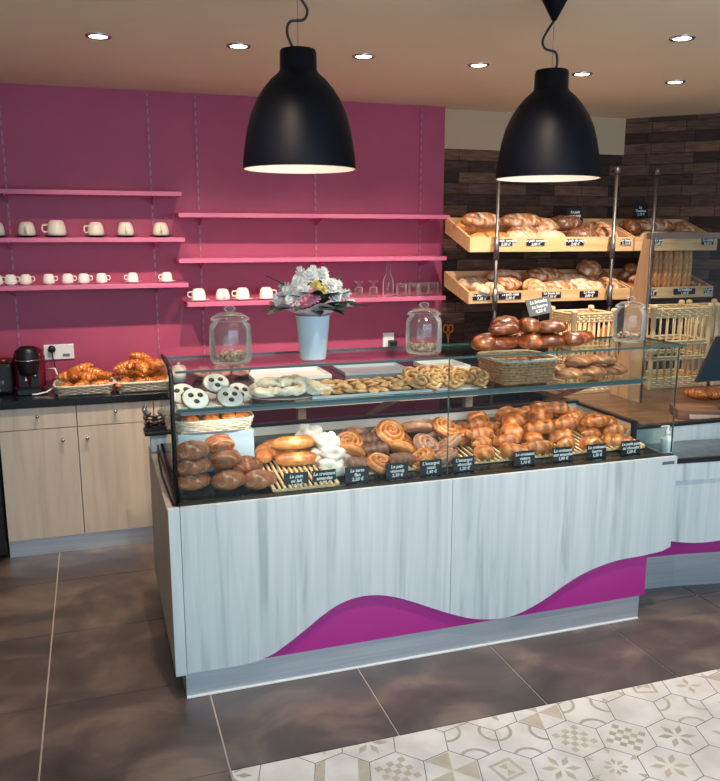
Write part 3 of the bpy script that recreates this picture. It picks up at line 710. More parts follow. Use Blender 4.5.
# ------------------------------------------------------------------ the display counter
PX0, PX1, PY = .21, 2.44, 2.82
root = thing('display_counter', 'pale wood-grain bakery display counter with wavy hem and glass case', 'display counter', (PX0, PY, 0))
def P(name, b, m, par=None, label=None): return part(name, b, m, par or root, world=True, label=label)
wave = [(.253,.118),(.50,.118),(.586,.142),(.66,.185),(.721,.226),(.78,.268),(.848,.306),(.92,.325),(1.003,.325),(1.09,.303),(1.188,.262),(1.27,.222),(1.357,.183),(1.44,.152),(1.53,.134),(1.59,.130),(1.648,.135),(1.72,.156),(1.796,.188),(1.88,.234),(1.975,.276),(2.07,.303),(2.164,.318),(2.28,.322),(2.394,.330),(2.44,.345)]
def smooth(pts, n=4):
    out = []
    for i in range(len(pts)-1):
        p0 = pts[max(i-1, 0)]; p1 = pts[i]; p2 = pts[i+1]; p3 = pts[min(i+2, len(pts)-1)]
        for k in range(n):
            t = k/n; out.append((p1[0]+(p2[0]-p1[0])*t, .5*((2*p1[1])+(-p0[1]+p2[1])*t+(2*p0[1]-5*p1[1]+4*p2[1]-p3[1])*t*t+(-p0[1]+3*p1[1]-3*p2[1]+p3[1])*t**3)))
    return out+[pts[-1]]
wv = smooth(wave); ZT = .775; SX = 1.338
def strip(x0, x1):
    pts = [p for p in wv if x0 < p[0] < x1]
    def at(x):
        for a, c in zip(wv, wv[1:]):
            if a[0] <= x <= c[0]: return a[1]+(c[1]-a[1])*(x-a[0])/(c[0]-a[0]+1e-9)
        return wv[-1][1]
    allp = [(x0, at(x0))]+pts+[(x1, at(x1))]
    b = MB()
    for a, c in zip(allp, allp[1:]):
        pass
    A = [[b.bm.verts.new((x, y, z)) for x, z0 in allp for z in (z0, ZT)] for y in (PY, PY+.018)]
    n = len(allp)
    for k in range(n-1):
        i = 2*k
        b.bm.faces.new((A[0][i], A[0][i+2], A[0][i+3], A[0][i+1])); b.bm.faces.new((A[1][i], A[1][i+1], A[1][i+3], A[1][i+2]))
        b.bm.faces.new((A[0][i], A[1][i], A[1][i+2], A[0][i+2])); b.bm.faces.new((A[0][i+1], A[0][i+3], A[1][i+3], A[1][i+1]))
    for i in (0, 2*(n-1)): b.bm.faces.new((A[0][i], A[0][i+1], A[1][i+1], A[1][i]))
    return b
P('front_panel', strip(.2535, SX-.0012), M['panel']); P('front_panel', strip(SX+.0012, 2.44), M['panel'])
b = MB(); b.box(.2105, PY-.001, .113, .2515, PY+.02, ZT, .001); P('corner_panel', b, M['panel'])
b = MB(); b.box(.2105, PY+.02, .113, .245, 3.84, .757, .001); P('end_panel', b, M['endpanel'], label='warm grey side panel')
b = MB(); b.box(2.405, PY+.02, .33, 2.439, 3.84, .757, .001); P('end_panel', b, M['endpanel'])
b = MB(); b.box(.2515, PY+.0185, .118, 2.33, PY+.028, .40); P('hem_panel', b, M['purple'], label='magenta panel behind the wavy hem')
b = MB(); b.box(.25, PY+.03, 0, 2.311, PY+.045, .128); b.box(.25, PY+.045, 0, .262, 3.80, .128); b.box(2.299, PY+.045, 0, 2.311, 3.80, .128); P('plinth', b, M['steel'], label='brushed steel plinth')
b = MB(); b.box(.25, PY+.024, .0002, 2.311, PY+.0295, .006); P('plinth_trim', b, M['white'])
b = MB(); b.box(.265, PY+.05, .12, 2.33, 3.80, .735); P('body', b, M['cupboard'])
b = MB(); b.box(.2455, 3.585, .735, 2.404, 3.84, .757); P('staff_ledge', b, M['worktop'])
b = MB(); b.box(2.36, PY-.0018, .742, 2.425, PY+.001, .756, .0005); P('maker_plate', b, M['lid'], label='small grey metal badge')
# display deck (sloping), linings
def dz(y): return .768+(y-2.885)*.10
b = MB(); b.prism([(2.862, .736), (3.55, .736), (3.55, dz(3.55)), (2.90, dz(2.90)), (2.862, .770)], .2455, 2.404, 'YZ'); P('display_deck', b, M['worktop'])
b = MB(); b.box(.60, 3.55, .736, 2.404, 3.582, .875); P('rear_lining', b, M['casewhite'], label='off-white rear wall of the case')
b = MB(); b.box(.25, 3.546, .875, 2.404, 3.586, .889, .001); P('lining_trim', b, M['black'])
b = MB(); b.box(2.395, 3.09, .77, 2.407, 3.55, .868); P('side_lining', b, M['casewhite'])
b = MB(); b.box(2.388, 3.08, .868, 2.413, 3.55, .882); b.box(2.390, 3.072, .77, 2.411, 3.092, .882); P('lining_trim', b, M['black'])
b = MB(); b.box(.25, PY+.0185, .757, 2.44, 2.872, .778, .001); P('sill', b, M['black'])
b = MB(); b.box(2.412, 2.872, .735, 2.44, 3.84, .762); P('sill', b, M['black'])
# glass
GT = 1.262
for x0, x1 in ((.262, 1.337), (1.341, 2.452)):
    b = MB(); b.box(x0, 2.878, .778, x1, 2.884, GT); P('front_glass', b, M['glass'])
b = MB(); b.box(.262, 2.866, GT+.0005, 2.474, 3.22, GT+.0085); g = P('top_glass', b, M['glass'])
b = MB(); b.box(.262, 2.8645, GT, 2.476, 2.8655, GT+.009); b.box(.262, 3.2205, GT, 2.476, 3.2225, GT+.009); b.box(2.4745, 2.866, GT, 2.4765, 3.22, GT+.009); part('glass_edge', b, M['edge'], g, world=True, label='green polished edge') if False else P('glass_edge', b, M['edge'])
b = MB(); b.box(1.3375, 2.877, .778, 1.3405, 2.885, GT); b.box(2.4525, 2.876, .778, 2.4555, 2.884, GT); P('glass_edge', b, M['edge'])
b = MB(); b.box(.276, 3.05, 1.082, 2.425, 3.40, 1.090); P('glass_shelf', b, M['glass'])
b = MB(); b.box(.276, 3.045, 1.080, 2.425, 3.0495, 1.091); b.box(.276, 3.4005, 1.080, 2.425, 3.405, 1.091); P('glass_edge', b, M['edge'])
b = MB(); b.box(.252, 2.90, .78, .257, 3.54, GT-.006); P('side_glass', b, M['glass'])
b = MB(); b.box(2.443, 2.90, .765, 2.449, 3.20, GT-.006); P('side_glass', b, M['glass'])
b = MB(); b.tube([(.249, 2.888, .765), (.249, 2.888, 1.225), (.249, 2.895, 1.250), (.249, 2.915, 1.268), (.249, 2.98, 1.276), (.249, 3.22, 1.276)], .0085, 8); P('end_frame', b, M['black'], label='black frame around the end glass')
b = MB(); b.box(.29, 3.052, 1.0665, 2.41, 3.066, 1.0795, .001); ls = P('added_lamp_strip', b, M['lid'])  # unseen light strip added under the shelf to brighten the case interior
b = MB(); b.box(.30, 3.0545, 1.0655, 2.40, 3.0635, 1.0663); part('added_diffuser', b, emit('added_strip_diffuser', (255,238,214), .6), ls, world=True)  # glowing face of the added strip
for x in (.85, 1.85):
    l = bpy.data.lights.new('added_case_strip', 'AREA'); l.shape = 'RECTANGLE'; l.size = 1.0; l.size_y = .012; l.energy = 1.3; l.color = (1, .88, .76)  # added area lights that lift the rear lining and pastries
    o = bpy.data.objects.new('added_case_strip_light', l); COL.objects.link(o); o.location = (x, 3.059, 1.064); o.rotation_euler = (math.radians(18), 0, 0)
def brk(x):
    b = MB(); b.prism([(3.555, .889), (3.585, .889), (3.16, 1.079), (3.10, 1.079), (3.10, 1.068)], x-.011, x+.011, 'YZ'); P('shelf_bracket', b, M['brownwood'])
brk(1.235); brk(2.205)
b = MB(); b.box(.285, 3.14, dz(3.14)+.012, .592, 3.46, .967, .004); single('riser_box', b, M['caseblue'], 'pale blue box inside the case carrying the brioche basket', 'box')



# slatted tray in the case
def slat_tray(label, loc, W, D, n, rot=(0,0,0), m=None):
    t = thing('slatted_tray', label, 'tray', loc, rot)
    b = MB(); b.box(-W/2, -D/2, 0, -W/2+.014, D/2, .014, .002); b.box(W/2-.014, -D/2, 0, W/2, D/2, .014, .002); part('rail', b, M['cane'], t)
    b = MB()
    for k in range(n):
        x = -W/2+.02+(W-.04)*(k+.5)/n; b.box(x-.0045, -D/2, .002, x+.0045, D/2, .012)
    for y in (-D/2+.01, 0, D/2-.01): b.box(-W/2+.014, y-.006, -.004, W/2-.014, y+.006, .003)
    part('slats', b, M['cane'], t)
    return t
slat_tray('pale wooden slatted rack under the milk rolls in the case', (.745, 3.09, dz(3.09)+.008), .27, .40, 11, (math.atan(.10), 0, 0))
slat_tray('pale wooden slatted rack under the croissants and swirls in the case', (1.60, 3.20, dz(3.20)+.008), 1.28, .46, 46, (math.atan(.10), 0, 0))
slat_tray('pale wooden slatted rack at far right corner of the case', (2.315, 3.14, dz(3.14)+.008), .12, .36, 5, (math.atan(.10), 0, 0))

# ---- products inside the case
# left: brown loaves
kl = Kind(lambda: single('brown_loaf', loaf_mesh(.15, .125, .085, 0, M['brownflour'], seed=2, lump=.09), None, '-', 'bread'))
km = Kind(lambda: single('scored_loaf', loaf_mesh(.15, .13, .09, 3, M['brown'], seed=5, lump=.08, depth=.1), None, '-', 'bread'))
LG = 'brown loaves stacked at the left end of the case'
for k, (kd, x, y, z, rz, lab) in enumerate([
    (kl, .325, 3.0, .785, .1, 'floured brown loaf at bottom left of the case stack'),
    (kl, .325, 3.0, .845, -.1, 'floured brown loaf, middle of the three stacked at case left end'),
    (kl, .325, 3.01, .902, .2, 'round brown loaf topping the stack at the case left end'),
    (kl, .455, 2.965, .785, .2, 'brown loaf in the front row, second from case left end'),
    (km, .475, 3.06, .80, 1.2, 'scored brown loaf behind the front one, half covered'),
    (km, .455, 3.03, .850, .9, 'scored brown loaf leaning on the stack, second layer'),
    (km, .440, 3.09, .895, 1.4, 'scored brown loaf on top, just left of the milk rolls'),
    (kl, .575, 2.965, .775, .0, 'low brown loaf at the left foot of the slatted rack'),
    (km, .545, 3.08, .80, -.5, 'scored brown loaf touching the slatted rack')]):
    kd.put((x, y, z), (0, 0, rz), lab, LG, .92)
mr = Kind(lambda: single('milk_roll', loaf_mesh(.17, .07, .06, 1, M['orange'], slant=0, p=3, seed=1, base=.5, depth=.05, lump=.02), None, '-', 'bread'))
for x, y, z, rz, lab in [(.765, 3.06, .80, -.08, 'long glossy milk roll on slatted rack, nearest the glass'), (.75, 3.135, .812, -.05, 'long glossy milk roll on slatted rack, middle one'), (.735, 3.21, .822, 0, 'long glossy milk roll on slatted rack, farthest back'), (.64, 3.14, .812, 1.4, 'short glossy roll lying crosswise at the rack left end'), (.76, 3.10, .860, -.03, 'long glossy milk roll lying on top of the others')]:
    mr.put((x, y+.055, z+.006), (0, 0, rz), lab, 'milk rolls on the slatted rack', 1.1)
pw = Kind(lambda: single('sugared_bun', lump_mesh(M['sugar'], .052, .048, .036, 4, .42), None, '-', 'pastry'))
for x, y, z, lab in [(.865, 3.29, .87, 'white sugared pastry at the back, leaning on the rear wall'), (.90, 3.20, .85, 'white sugared bun behind the others, beside the milk rolls'), (.895, 3.11, .875, 'round white sugared bun topping the sugared pile'), (.90, 3.06, .835, 'white sugared bun in the middle of the sugared pile'), (.885, 3.01, .79, 'white sugared bun at the front behind the second price card'), (.87, 3.12, .805, 'white sugared bun low beside the milk rolls'), (.935, 3.12, .81, 'white sugared bun low on the right of the sugared pile')]:
    pw.put((x, y, z-.01), (0, 0, x*40), lab, 'white sugared buns in the case', 1.12)
# swirls
sw1 = Kind(lambda: single('raisin_swirl', spiral_mesh(M['golden'], .056, .036, 3, 1), None, '-', 'pastry'))
sw2 = Kind(lambda: single('raisin_swirl', spiral_mesh(M['choc'], .058, .038, 3, 2, .5), None, '-', 'pastry'))
sw3 = Kind(lambda: single('chocolate_twist', slab_mesh(M['choc'], .125, .06, .042, 5, 3), None, '-', 'pastry'))
rowsw = [(2.975, .800, [(1.00, sw3), (1.09, sw1), (1.19, sw3), (1.29, sw1), (1.39, sw2)], 'front row'),
         (3.08, .826, [(.99, sw1), (1.11, sw3), (1.22, sw1), (1.34, sw2), (1.465, sw2)], 'second row'),
         (3.19, .845, [(1.02, sw1), (1.13, sw3), (1.26, sw1), (1.40, sw2)], 'third row'),
         (3.31, .838, [(1.10, sw2), (1.22, sw1), (1.34, sw1), (1.47, sw2)], 'back row'),
         (3.16, .888, [(1.20, sw1), (1.33, sw2), (1.46, sw1)], 'top layer')]
for y, z, items, rn in rowsw:
    for i, (x, kd) in enumerate(items):
        what = {id(sw1): 'golden swirl pastry', id(sw2): 'brown swirl pastry', id(sw3): 'dark chocolate twist'}[id(kd)]
        kd.put((x, y+.035+random.uniform(-.01, .01), z), ((.55 if kd is not sw3 else .2)+random.uniform(-.25, .25), random.uniform(-.3, .3), random.uniform(-.6, .6) if kd is sw3 else random.uniform(-3, 3)), '%s in the %s of the swirl heap, %s from left' % (what, rn, ORD[i]), 'swirls and twists in the middle of the case', random.uniform(1.05, 1.2))
# right heap
pc = Kind(lambda: single('chocolate_croissant', slab_mesh(M['golden'], .115, .068, .05, 3, 7), None, '-', 'pastry'))
br = Kind(lambda: single('butter_bun', ball_mesh(.044, .062, M['orange'], seed=6, ridges=5), None, '-', 'pastry'))
heaprows = [(2.98, .782, 1.57, 2.26, 6, 'front row'), (3.08, .800, 1.60, 2.32, 6, 'second row'), (3.18, .812, 1.55, 2.34, 7, 'third row'), (3.29, .820, 1.60, 2.32, 6, 'fourth row'), (3.42, .822, 1.76, 2.26, 4, 'rearmost row'),
            (3.11, .842, 1.62, 2.22, 5, 'upper front layer'), (3.23, .856, 1.68, 2.18, 4, 'upper middle layer'), (3.34, .862, 1.88, 2.14, 3, 'upper rear layer'), (3.26, .893, 1.99, 2.11, 2, 'very top')]
kinds = [(croi_b, 'golden croissant'), (pc, 'golden chocolate croissant'), (br, 'glossy round bun'), (croi_b, 'golden croissant')]
for y, z, x0, x1, n, rn in heaprows:
    for i in range(n):
        x = x0+(x1-x0)*i/(n-1); kd, what = kinds[(i*7+int(y*100)) % 4]
        kd.put((x+random.uniform(-.012, .012), y+.028+random.uniform(-.012, .012), z+random.uniform(-.004, .008)), (random.uniform(-.1, .5), random.uniform(-.25, .25), random.uniform(-.9, .9)), '%s in the %s of the right-hand heap, %s from left' % (what, rn, ORD[i]), 'pastries in the right-hand heap', random.uniform(1.08, 1.26))

# price cards in the case
def card(x, y, z, w_, h_, lines, label, m=None, rot=(-.18, 0, 0), size=.015, group='price cards inside the case', foot=True):
    t = thing('price_card', label, 'price card', (x, y, z), rot, group)
    b = MB(); b.box(-w_/2, -.0015, 0, w_/2, .0015, h_, .0006)
    if foot: b.box(-w_/2+.01, .0015, 0, w_/2-.01, .018, .003)
    part('board', b, m or M['slate'], t)
    me = text_mesh(lines, size, .0004); part('lettering', me, M['chalk'], t, (0, -.0022, h_*.5), (PI/2, 0, 0), label='white handwriting')
    return t
CARDS = [(.712, 'Le pain\nau lait\n1,60 €', 'milk bread'), (.826, 'Le croissant\namandes\n1,80 €', 'second from left'), (.963, 'La tarte\nflan\n2,20 €', ''), (1.134, 'Le pain\nviennois\n2,30 €', ''), (1.284, "L'escargot\nraisin\n1,40 €", ''), (1.435, "L'escargot\nchocolat\n1,20 €", ''), (1.723, 'Le croissant\nnature\n1,10 €', ''), (1.911, 'Le croissant\naux amandes\n1,80 €', ''), (2.085, 'Le croissant\nbeurre\n1,20 €', ''), (2.264, 'Le petit pain\nau chocolat\n1,50 €', '')]
where = ['on the slatted rack below the milk rolls, leftmost', 'in front of the sugared buns, second from left', 'in front of the dark twists, third from left', 'fourth from left, in front of a golden swirl', 'fifth from left, just left of the glass joint', 'sixth from left, just right of the glass joint', 'fourth from right, at the croissant heap', 'third from right, at the croissant heap', 'second from right, at the croissant heap', 'rightmost, by the case corner']
for i, (x, tx, _) in enumerate(CARDS):
    card(x, 2.915, .772, .098, .064, tx, 'black price card with white writing, '+where[i], size=.0185)

# basket of brioche on riser
basket('brioche_basket', 'pale oval basket of glazed brioches under the left shelf end', (.435, 3.235, .968), .29, .20, .05, M['palewicker'], 1.1, None)
bt = Kind(lambda: single('glazed_brioche', ball_mesh(.042, .06, M['orange'], seed=8, ridges=4), None, '-', 'pastry'))
for i, x in enumerate([.34, .42, .50, .55]): bt.put((x, 3.18, .99), (.2, .1, i), 'glazed brioche in the pale basket, front, %s from left' % ORD[i], 'brioches in the pale basket', .9)
for i, x in enumerate([.35, .44, .53]): bt.put((x, 3.265, .99), (-.1, .1, i*2), 'glazed brioche in the pale basket, back, %s from left' % ORD[i], 'brioches in the pale basket', .9)

# ---- products on the mid glass shelf (top at 1.090)
SZ = 1.0915
def paper(x0, x1, label):
    b = MB(); b.box(x0, 3.06, SZ, x1, 3.36, SZ+.003, .001); return single('tray_mat', b, M['whitetray'], label, 'tray')
b = MB(); b.lathe([(0, 0), (.13, 0), (.165, .008), (.168, .010), (.13, .004), (0, .003)], 40); b.xform(Matrix.Diagonal((1, .78, 1, 1)))
single('serving_plate', b, M['steel'], 'oval steel plate under white pastries on the glass shelf', 'plate', (.73, 3.19, SZ))
paper(.285, .54, 'white mat under the faced cookies at the left shelf end')
b = MB(); b.box(-.30, -.15, 0, .30, .15, .006, .002); b.box(-.30, -.15, .006, .30, -.145, .012); single('baking_tray', b, M['steel'], 'thin steel tray under the small cookies on the glass shelf', 'tray', (1.12, 3.215, SZ))
b = MB(); b.box(-.13, -.13, 0, .13, .13, .005, .002); single('palmier_tray', b, M['whitetray'], 'white tray under the palmiers on the glass shelf', 'tray', (1.48, 3.20, SZ))
def face_cookie():
    t = thing('iced_cookie', '-', 'cookie')
    b = MB(); b.lathe([(0,0),(.050,0),(.054,.004),(.054,.010),(.048,.014)], 32); part('biscuit', b, M['cookie'], t)
    b = MB(); b.lathe([(.0505,.0125),(.0495,.0155),(.045,.018),(0,.018)], 32); part('icing', b, M['icing'], t, label='white icing top')
    for x, y in ((-.017, .013), (.019, .013), (.001, -.017)):
        b = MB(); b.lathe([(.0115,.0178),(.0105,.0192),(0,.0188)], 18, c=(x, y, 0)); part('filling', b, M['jam'], t, label='dark round filling')
    return t
fc = Kind(face_cookie)
for x, y, z, tx, ty, lab in [(.315, 3.19, 1.118, .62, -.1, 'round white iced cookie at far left, partly behind another'), (.355, 3.10, 1.112, .72, .05, 'round white iced cookie with three dark eyes, front left'), (.452, 3.20, 1.150, .62, 0, 'round white iced cookie with three dark holes, top of pile'), (.490, 3.10, 1.108, .66, .05, 'round white iced cookie with three dark holes, front right'), (.545, 3.19, 1.108, .62, .2, 'round white iced cookie partly hidden at right of the pile')]:
    fc.put((x, y, z), (tx, ty, .1), lab, 'white iced cookies with three holes', 1.02)
wp = Kind(lambda: single('almond_pastry', lump_mesh(M['almond'] if 'almond' in M else M.setdefault('almond', crust('white_almond_pastry', [(0,(196,150,96)),(.4,(232,214,188)),(1,(248,244,238))], .6)), .052, .034, .022, 9, .4), None, '-', 'pastry'))
for i in range(6): wp.put((.63+i*.052, 3.13+.012*(i % 2), SZ+.012), (.1, .1, i*1.3), 'white almond pastry on the oval plate, front, %s from left' % ORD[i], 'white pastries on the oval plate')
for i in range(5): wp.put((.635+i*.055, 3.215, SZ+.016), (.1, -.1, i*2.1), 'white almond pastry on the oval plate, back, %s from left' % ORD[i], 'white pastries on the oval plate')
for i in range(3): wp.put((.67+i*.06, 3.175, SZ+.045), (.1, -.1, i*1.1), 'white almond pastry on the oval plate, upper layer, %s from left' % ORD[i], 'white pastries on the oval plate')
ck = Kind(lambda: single('small_cookie', lump_mesh(M['cookie'], .026, .024, .009, 3, .2), None, '-', 'cookie'))
for r in range(5):
    n = 10 if r < 4 else 8
    for i in range(n): ck.put((.89+.05*i+random.uniform(-.008, .008)+.01*(r % 2), 3.10+.052*r+random.uniform(-.006, .006), SZ+.008+random.uniform(0, .004)), (random.uniform(-.25, .25), random.uniform(-.25, .25), i), 'small golden cookie on the steel tray, row %s from front, %s from left' % (ORD[r], ORD[i]), 'small cookies on the steel tray')
for r in range(3):
    for i in range(7): ck.put((.93+.058*i, 3.13+.06*r, SZ+.026), (random.uniform(-.4, .4), random.uniform(-.4, .4), i*2), 'small golden cookie, upper layer row %s, %s from left' % (ORD[r], ORD[i]), 'small cookies on the steel tray')
M['palm'] = crust('caramelised_pastry', [(0,(170,112,60)),(.45,(206,154,92)),(.8,(238,212,164)),(1,(248,232,200))], .4)
pm = Kind(lambda: single('palmier', palmier_mesh(M['palm']), None, '-', 'pastry'))
for i, (x, y) in enumerate([(1.36, 3.12), (1.47, 3.115), (1.58, 3.115), (1.36, 3.21), (1.475, 3.21), (1.585, 3.205), (1.38, 3.30), (1.50, 3.30)]):
    pm.put((x-.01, y, SZ+.032), (.55, 0, .2*(-1)**i), 'pale coiled palmier, %s row, %s from left' % (('front', 'middle', 'back')[i//3], ORD[i % 3]), 'palmiers on the white tray', 1.25)
basket('bread_basket', 'deep square wicker basket in the middle of the glass shelf', (1.835, 3.22, SZ), .27, .26, .108, M['wicker'], 1.1, M['palewicker'], courses=8)
M['crusty'] = crust('crusty_loaf_crust', [(0,(120,70,40)),(.4,(190,126,78)),(.7,(228,178,124)),(1,(244,216,176))], .5, bump=.8, nscale=30)
sb = Kind(lambda: single('seeded_loaf', loaf_mesh(.16, .10, .06, 2, M['crusty'], seed=11, lump=.22, depth=.2), None, '-', 'bread'))
for i, (x, y, z) in enumerate([(2.06, 3.13, 0), (2.19, 3.15, 0), (2.32, 3.15, 0), (2.08, 3.24, 0), (2.22, 3.25, 0), (2.34, 3.24, 0), (2.14, 3.18, .048), (2.27, 3.19, .048)]):
    sb.put((x, y, SZ+.002+z), (0, 0, .3*(-1)**i), 'crusty small loaf on the glass shelf right of the basket, '+['front left','front middle','front right','back left','back middle','back right','upper left','upper right'][i], 'crusty loaves at the right end of the glass shelf', .95)

# ------------------------------------------------------------------ on top of the case
TZ = GT+.010
t = thing('flower_vase', 'tapered pale blue vase standing on the glass top', 'vase', (.805, 2.99, TZ))
b = MB(); b.lathe([(0,.004),(.047,.0),(.050,.003),(.066,.165),(.069,.172),(.066,.173),(.062,.165),(.046,.01),(0,.01)], 36); part('body', b, M['vase'], t)
t = thing('flower_bouquet', 'bouquet of white and pink flowers with dark leaves in the blue vase', 'flowers', (.805, 2.99, TZ+.16))
def flower_mesh(R, npet, layers):
    b = MB()
    for l in range(layers):
        rr = R*(1-.22*l); zz = .004+.008*l
        for k in range(npet):
            a = 2*PI*(k+.5*l)/npet; w2 = rr*.24
            c, s_ = math.cos(a), math.sin(a)
            pts = [(rr*.1, -w2*.4, zz), (rr*.6, -w2, zz+.006), (rr, -w2*.3, zz+.008+.004*l), (rr, w2*.3, zz+.008+.004*l), (rr*.6, w2, zz+.006), (rr*.1, w2*.4, zz)]
            top = [b.bm.verts.new((x*c-y*s_, x*s_+y*c, z)) for x, y, z in pts]; bot = [b.bm.verts.new((x*c-y*s_, x*s_+y*c, z-.0015)) for x, y, z in pts]
            b.bm.faces.new(top); b.bm.faces.new(bot[::-1])
            for i in range(6): b.bm.faces.new((top[i], bot[i], bot[(i+1) % 6], top[(i+1) % 6]))
    b.lathe([(R*.25, .006+.008*layers-.008), (R*.2, .012+.008*layers-.006), (0, .014+.008*layers-.006)], 10)
    return b.mesh('flower')
fw = flower_mesh(.036, 14, 4); fp = flower_mesh(.034, 14, 3); fy = flower_mesh(.024, 12, 4)
rb = random.Random(11)
def dirrot(d): return Vector(d).to_track_quat('Z', 'Y').to_euler()
fl = [(-.055,-.03,.128,0),(-.015,-.03,.150,0),(.025,-.02,.152,0),(.04,.02,.14,0),(-.085,-.02,.095,0),(-.115,-.0,.07,0),(.07,-.02,.11,0),(.105,-.01,.08,0),(.06,-.055,.08,0),(-.03,.03,.15,0),(-.045,-.07,.07,1),(-.02,-.075,.085,1),(-.075,-.06,.06,1),(-.005,-.06,.118,2),(.015,-.07,.10,2),(.09,.04,.10,0),(-.08,.05,.10,0),(-.05,-.06,.10,0),(.045,-.055,.118,0),(0,0,.155,0),(-.085,-.06,.07,0)]
for x, y, z, k in fl:
    me = (fw, fp, fy)[k]; o = part('flower', me, (M['petal'], M['petalpink'], M['petalyellow'])[k], t, (x, y, z), dirrot((x*1.3, y-.04, z*.6+.02)), label=('white flower', 'pink flower', 'yellow flower')[k])
def leafb(L, W):
    b = MB(); n = 8; top = []; 
    L_, R_ = [], []
    for i in range(n+1):
        u = i/n; w_ = W*math.sin(PI*u**.8)*.5; z = -.25*L*u*u+.1*L*u
        L_.append(b.bm.verts.new((L*u, -w_, z+.15*w_))); R_.append(b.bm.verts.new((L*u, w_+.0005, z+.15*w_)))
    C_ = [b.bm.verts.new((L*i/n, 0, -.25*L*(i/n)**2+.1*L*i/n-.002)) for i in range(n+1)]
    for i in range(n):
        b.bm.faces.new((L_[i], L_[i+1], C_[i+1], C_[i])); b.bm.faces.new((C_[i], C_[i+1], R_[i+1], R_[i]))
    return b.mesh('leaf')
lm = leafb(.13, .055)
for k in range(38):
    a = 2*PI*k/17+rb.uniform(-.2, .2); el = rb.uniform(-.35, .0) if k < 17 else rb.uniform(-1.1, -.4)
    r0 = .035; s_ = rb.uniform(.85, 1.35)
    o = part('leaf', lm, M['leaf'], t, ((r0+.02*(k < 17))*math.cos(a), (r0+.02*(k < 17))*math.sin(a), .025+.02*(k >= 17)+.03*rb.random()), (0, el, a)); o.scale = (s_,)*3
b = MB(); n = 40; rings = []
for i in range(6):
    u = i/5; ring = []
    for k in range(n):
        a = 2*PI*k/n; r = .045+.115*u**1.3*(1+.16*math.sin(5*a+1)); ring.append(b.bm.verts.new((r*math.cos(a), r*math.sin(a)*.85, .006+.05*u+.012*u*math.sin(7*a))))
    rings.append(ring)
for A, B in zip(rings, rings[1:]):
    for k in range(n): f = b.bm.faces.new((A[k], A[(k+1) % n], B[(k+1) % n], B[k])); f.smooth = True
part('wrapping', b, M['wrap'], t)
b = MB()
for k in range(7): b.tube([(.02*math.cos(k), .02*math.sin(k), -.13), (.025*math.cos(k+.3), .025*math.sin(k+.3), .05)], .003, 6)
part('stems', b, M['leaf'], t)

def jar(label, x, y, R, H):
    t = thing('glass_jar', label, 'jar', (x, y, TZ), group='lidded glass jars on the case')
    b = MB(); b.lathe([(0,.001),(R*.9,.001),(R,.012),(R*1.02,H*.3),(R,H*.60),(R*.94,H*.68),(R*.80,H*.72),(R*.80,H*.75),(R*.76,H*.75),(R*.76,H*.715),(R*.90,H*.67),(R*.955,H*.59),(R*.955,.016),(R*.86,.008),(0,.008)], 36); part('body', b, M['jarglass'], t)
    b = MB(); b.lathe([(R*.78,H*.752),(R*.93,H*.755),(R*.95,H*.775),(R*.91,H*.79),(R*.88,H*.80),(R*.6,H*.86),(R*.25,H*.885),(0,H*.89)], 36); l = part('lid', b, M['jarglass'], t)
    b = MB(); b.lathe([(R*.14,H*.885),(R*.14,H*.90),(R*.27,H*.93),(R*.27,H*.965),(R*.15,H*.995),(0,H)], 20); part('knob', b, M['jarglass'], l)
    return t
def sweets(label, x, y, R, n, seed):
    b = MB(); rr = random.Random(seed)
    for k in range(n):
        a = rr.uniform(0, 2*PI); r = R*.72*math.sqrt(rr.random()); z = .012+rr.random()*.022
        s_ = rr.uniform(.008, .012); q = bmesh.ops.create_icosphere(b.bm, subdivisions=1, radius=s_)['verts']
        for v in q: v.co += Vector((r*math.cos(a), r*math.sin(a), z+s_*.2))
    o = single('jar_sweets', b, M['sweets'], label, 'sweets', (x, y, TZ)); o['kind'] = 'stuff'
jar('clear lidded glass jar at left end of the glass top', .485, 3.0, .078, .215); sweets('pale and brown sweets in the bottom of the left jar', .485, 3.0, .076, 60, 1)
jar('clear lidded glass jar right of the flowers in the middle', 1.277, 3.0, .073, .208); sweets('pale and brown sweets in the bottom of the middle jar', 1.277, 3.0, .073, 50, 2)
jar('clear lidded glass jar at right, in front of the wood board', 2.305, 3.04, .070, .205); sweets('few sweets in the bottom of the right jar', 2.305, 3.04, .070, 30, 3)
# brioches on the glass top
bl = Kind(lambda: single('brioche_loaf', loaf_mesh(.15, .085, .065, 3, M['dark'], slant=.9, seed=21, lump=.07, depth=.12), None, '-', 'bread'))
bn = Kind(lambda: single('brioche_loaf', ball_mesh(.05, .075, M['dark'], seed=22, base=.45, ridges=3), None, '-', 'bread'))
for kd, x, y, z, rz, lab in [(bn, 1.535, 2.97, 0, 0, 'dark glossy brioche bun, leftmost of the bottom row on the glass top'), (bl, 1.63, 2.98, 0, .3, 'dark glossy brioche loaf, second in the bottom row'), (bn, 1.745, 2.95, 0, 1, 'glossy round brioche, middle of the bottom row'), (bl, 1.85, 2.98, 0, -.2, 'dark glossy brioche loaf, fourth in the bottom row'), (bn, 1.955, 2.96, 0, 2, 'dark round brioche at the right end of bottom row'), (bl, 2.04, 3.02, 0, .5, 'small brown brioche just right of the brioche pile'),
                             (bl, 1.635, 2.98, .060, .15, 'long dark brioche loaf in the upper row, left'), (bn, 1.745, 2.97, .066, .4, 'shiny round brioche in the upper row, middle'), (bl, 1.86, 2.98, .060, -.1, 'long dark brioche loaf in the upper row, right'), (bl, 1.68, 3.06, .075, .3, 'floury brioche peeking from behind the upper row')]:
    kd.put((x, y, TZ+z), (0, 0, rz), lab, 'brioches piled on the glass top', (1.05 if z == 0 else 1.0))
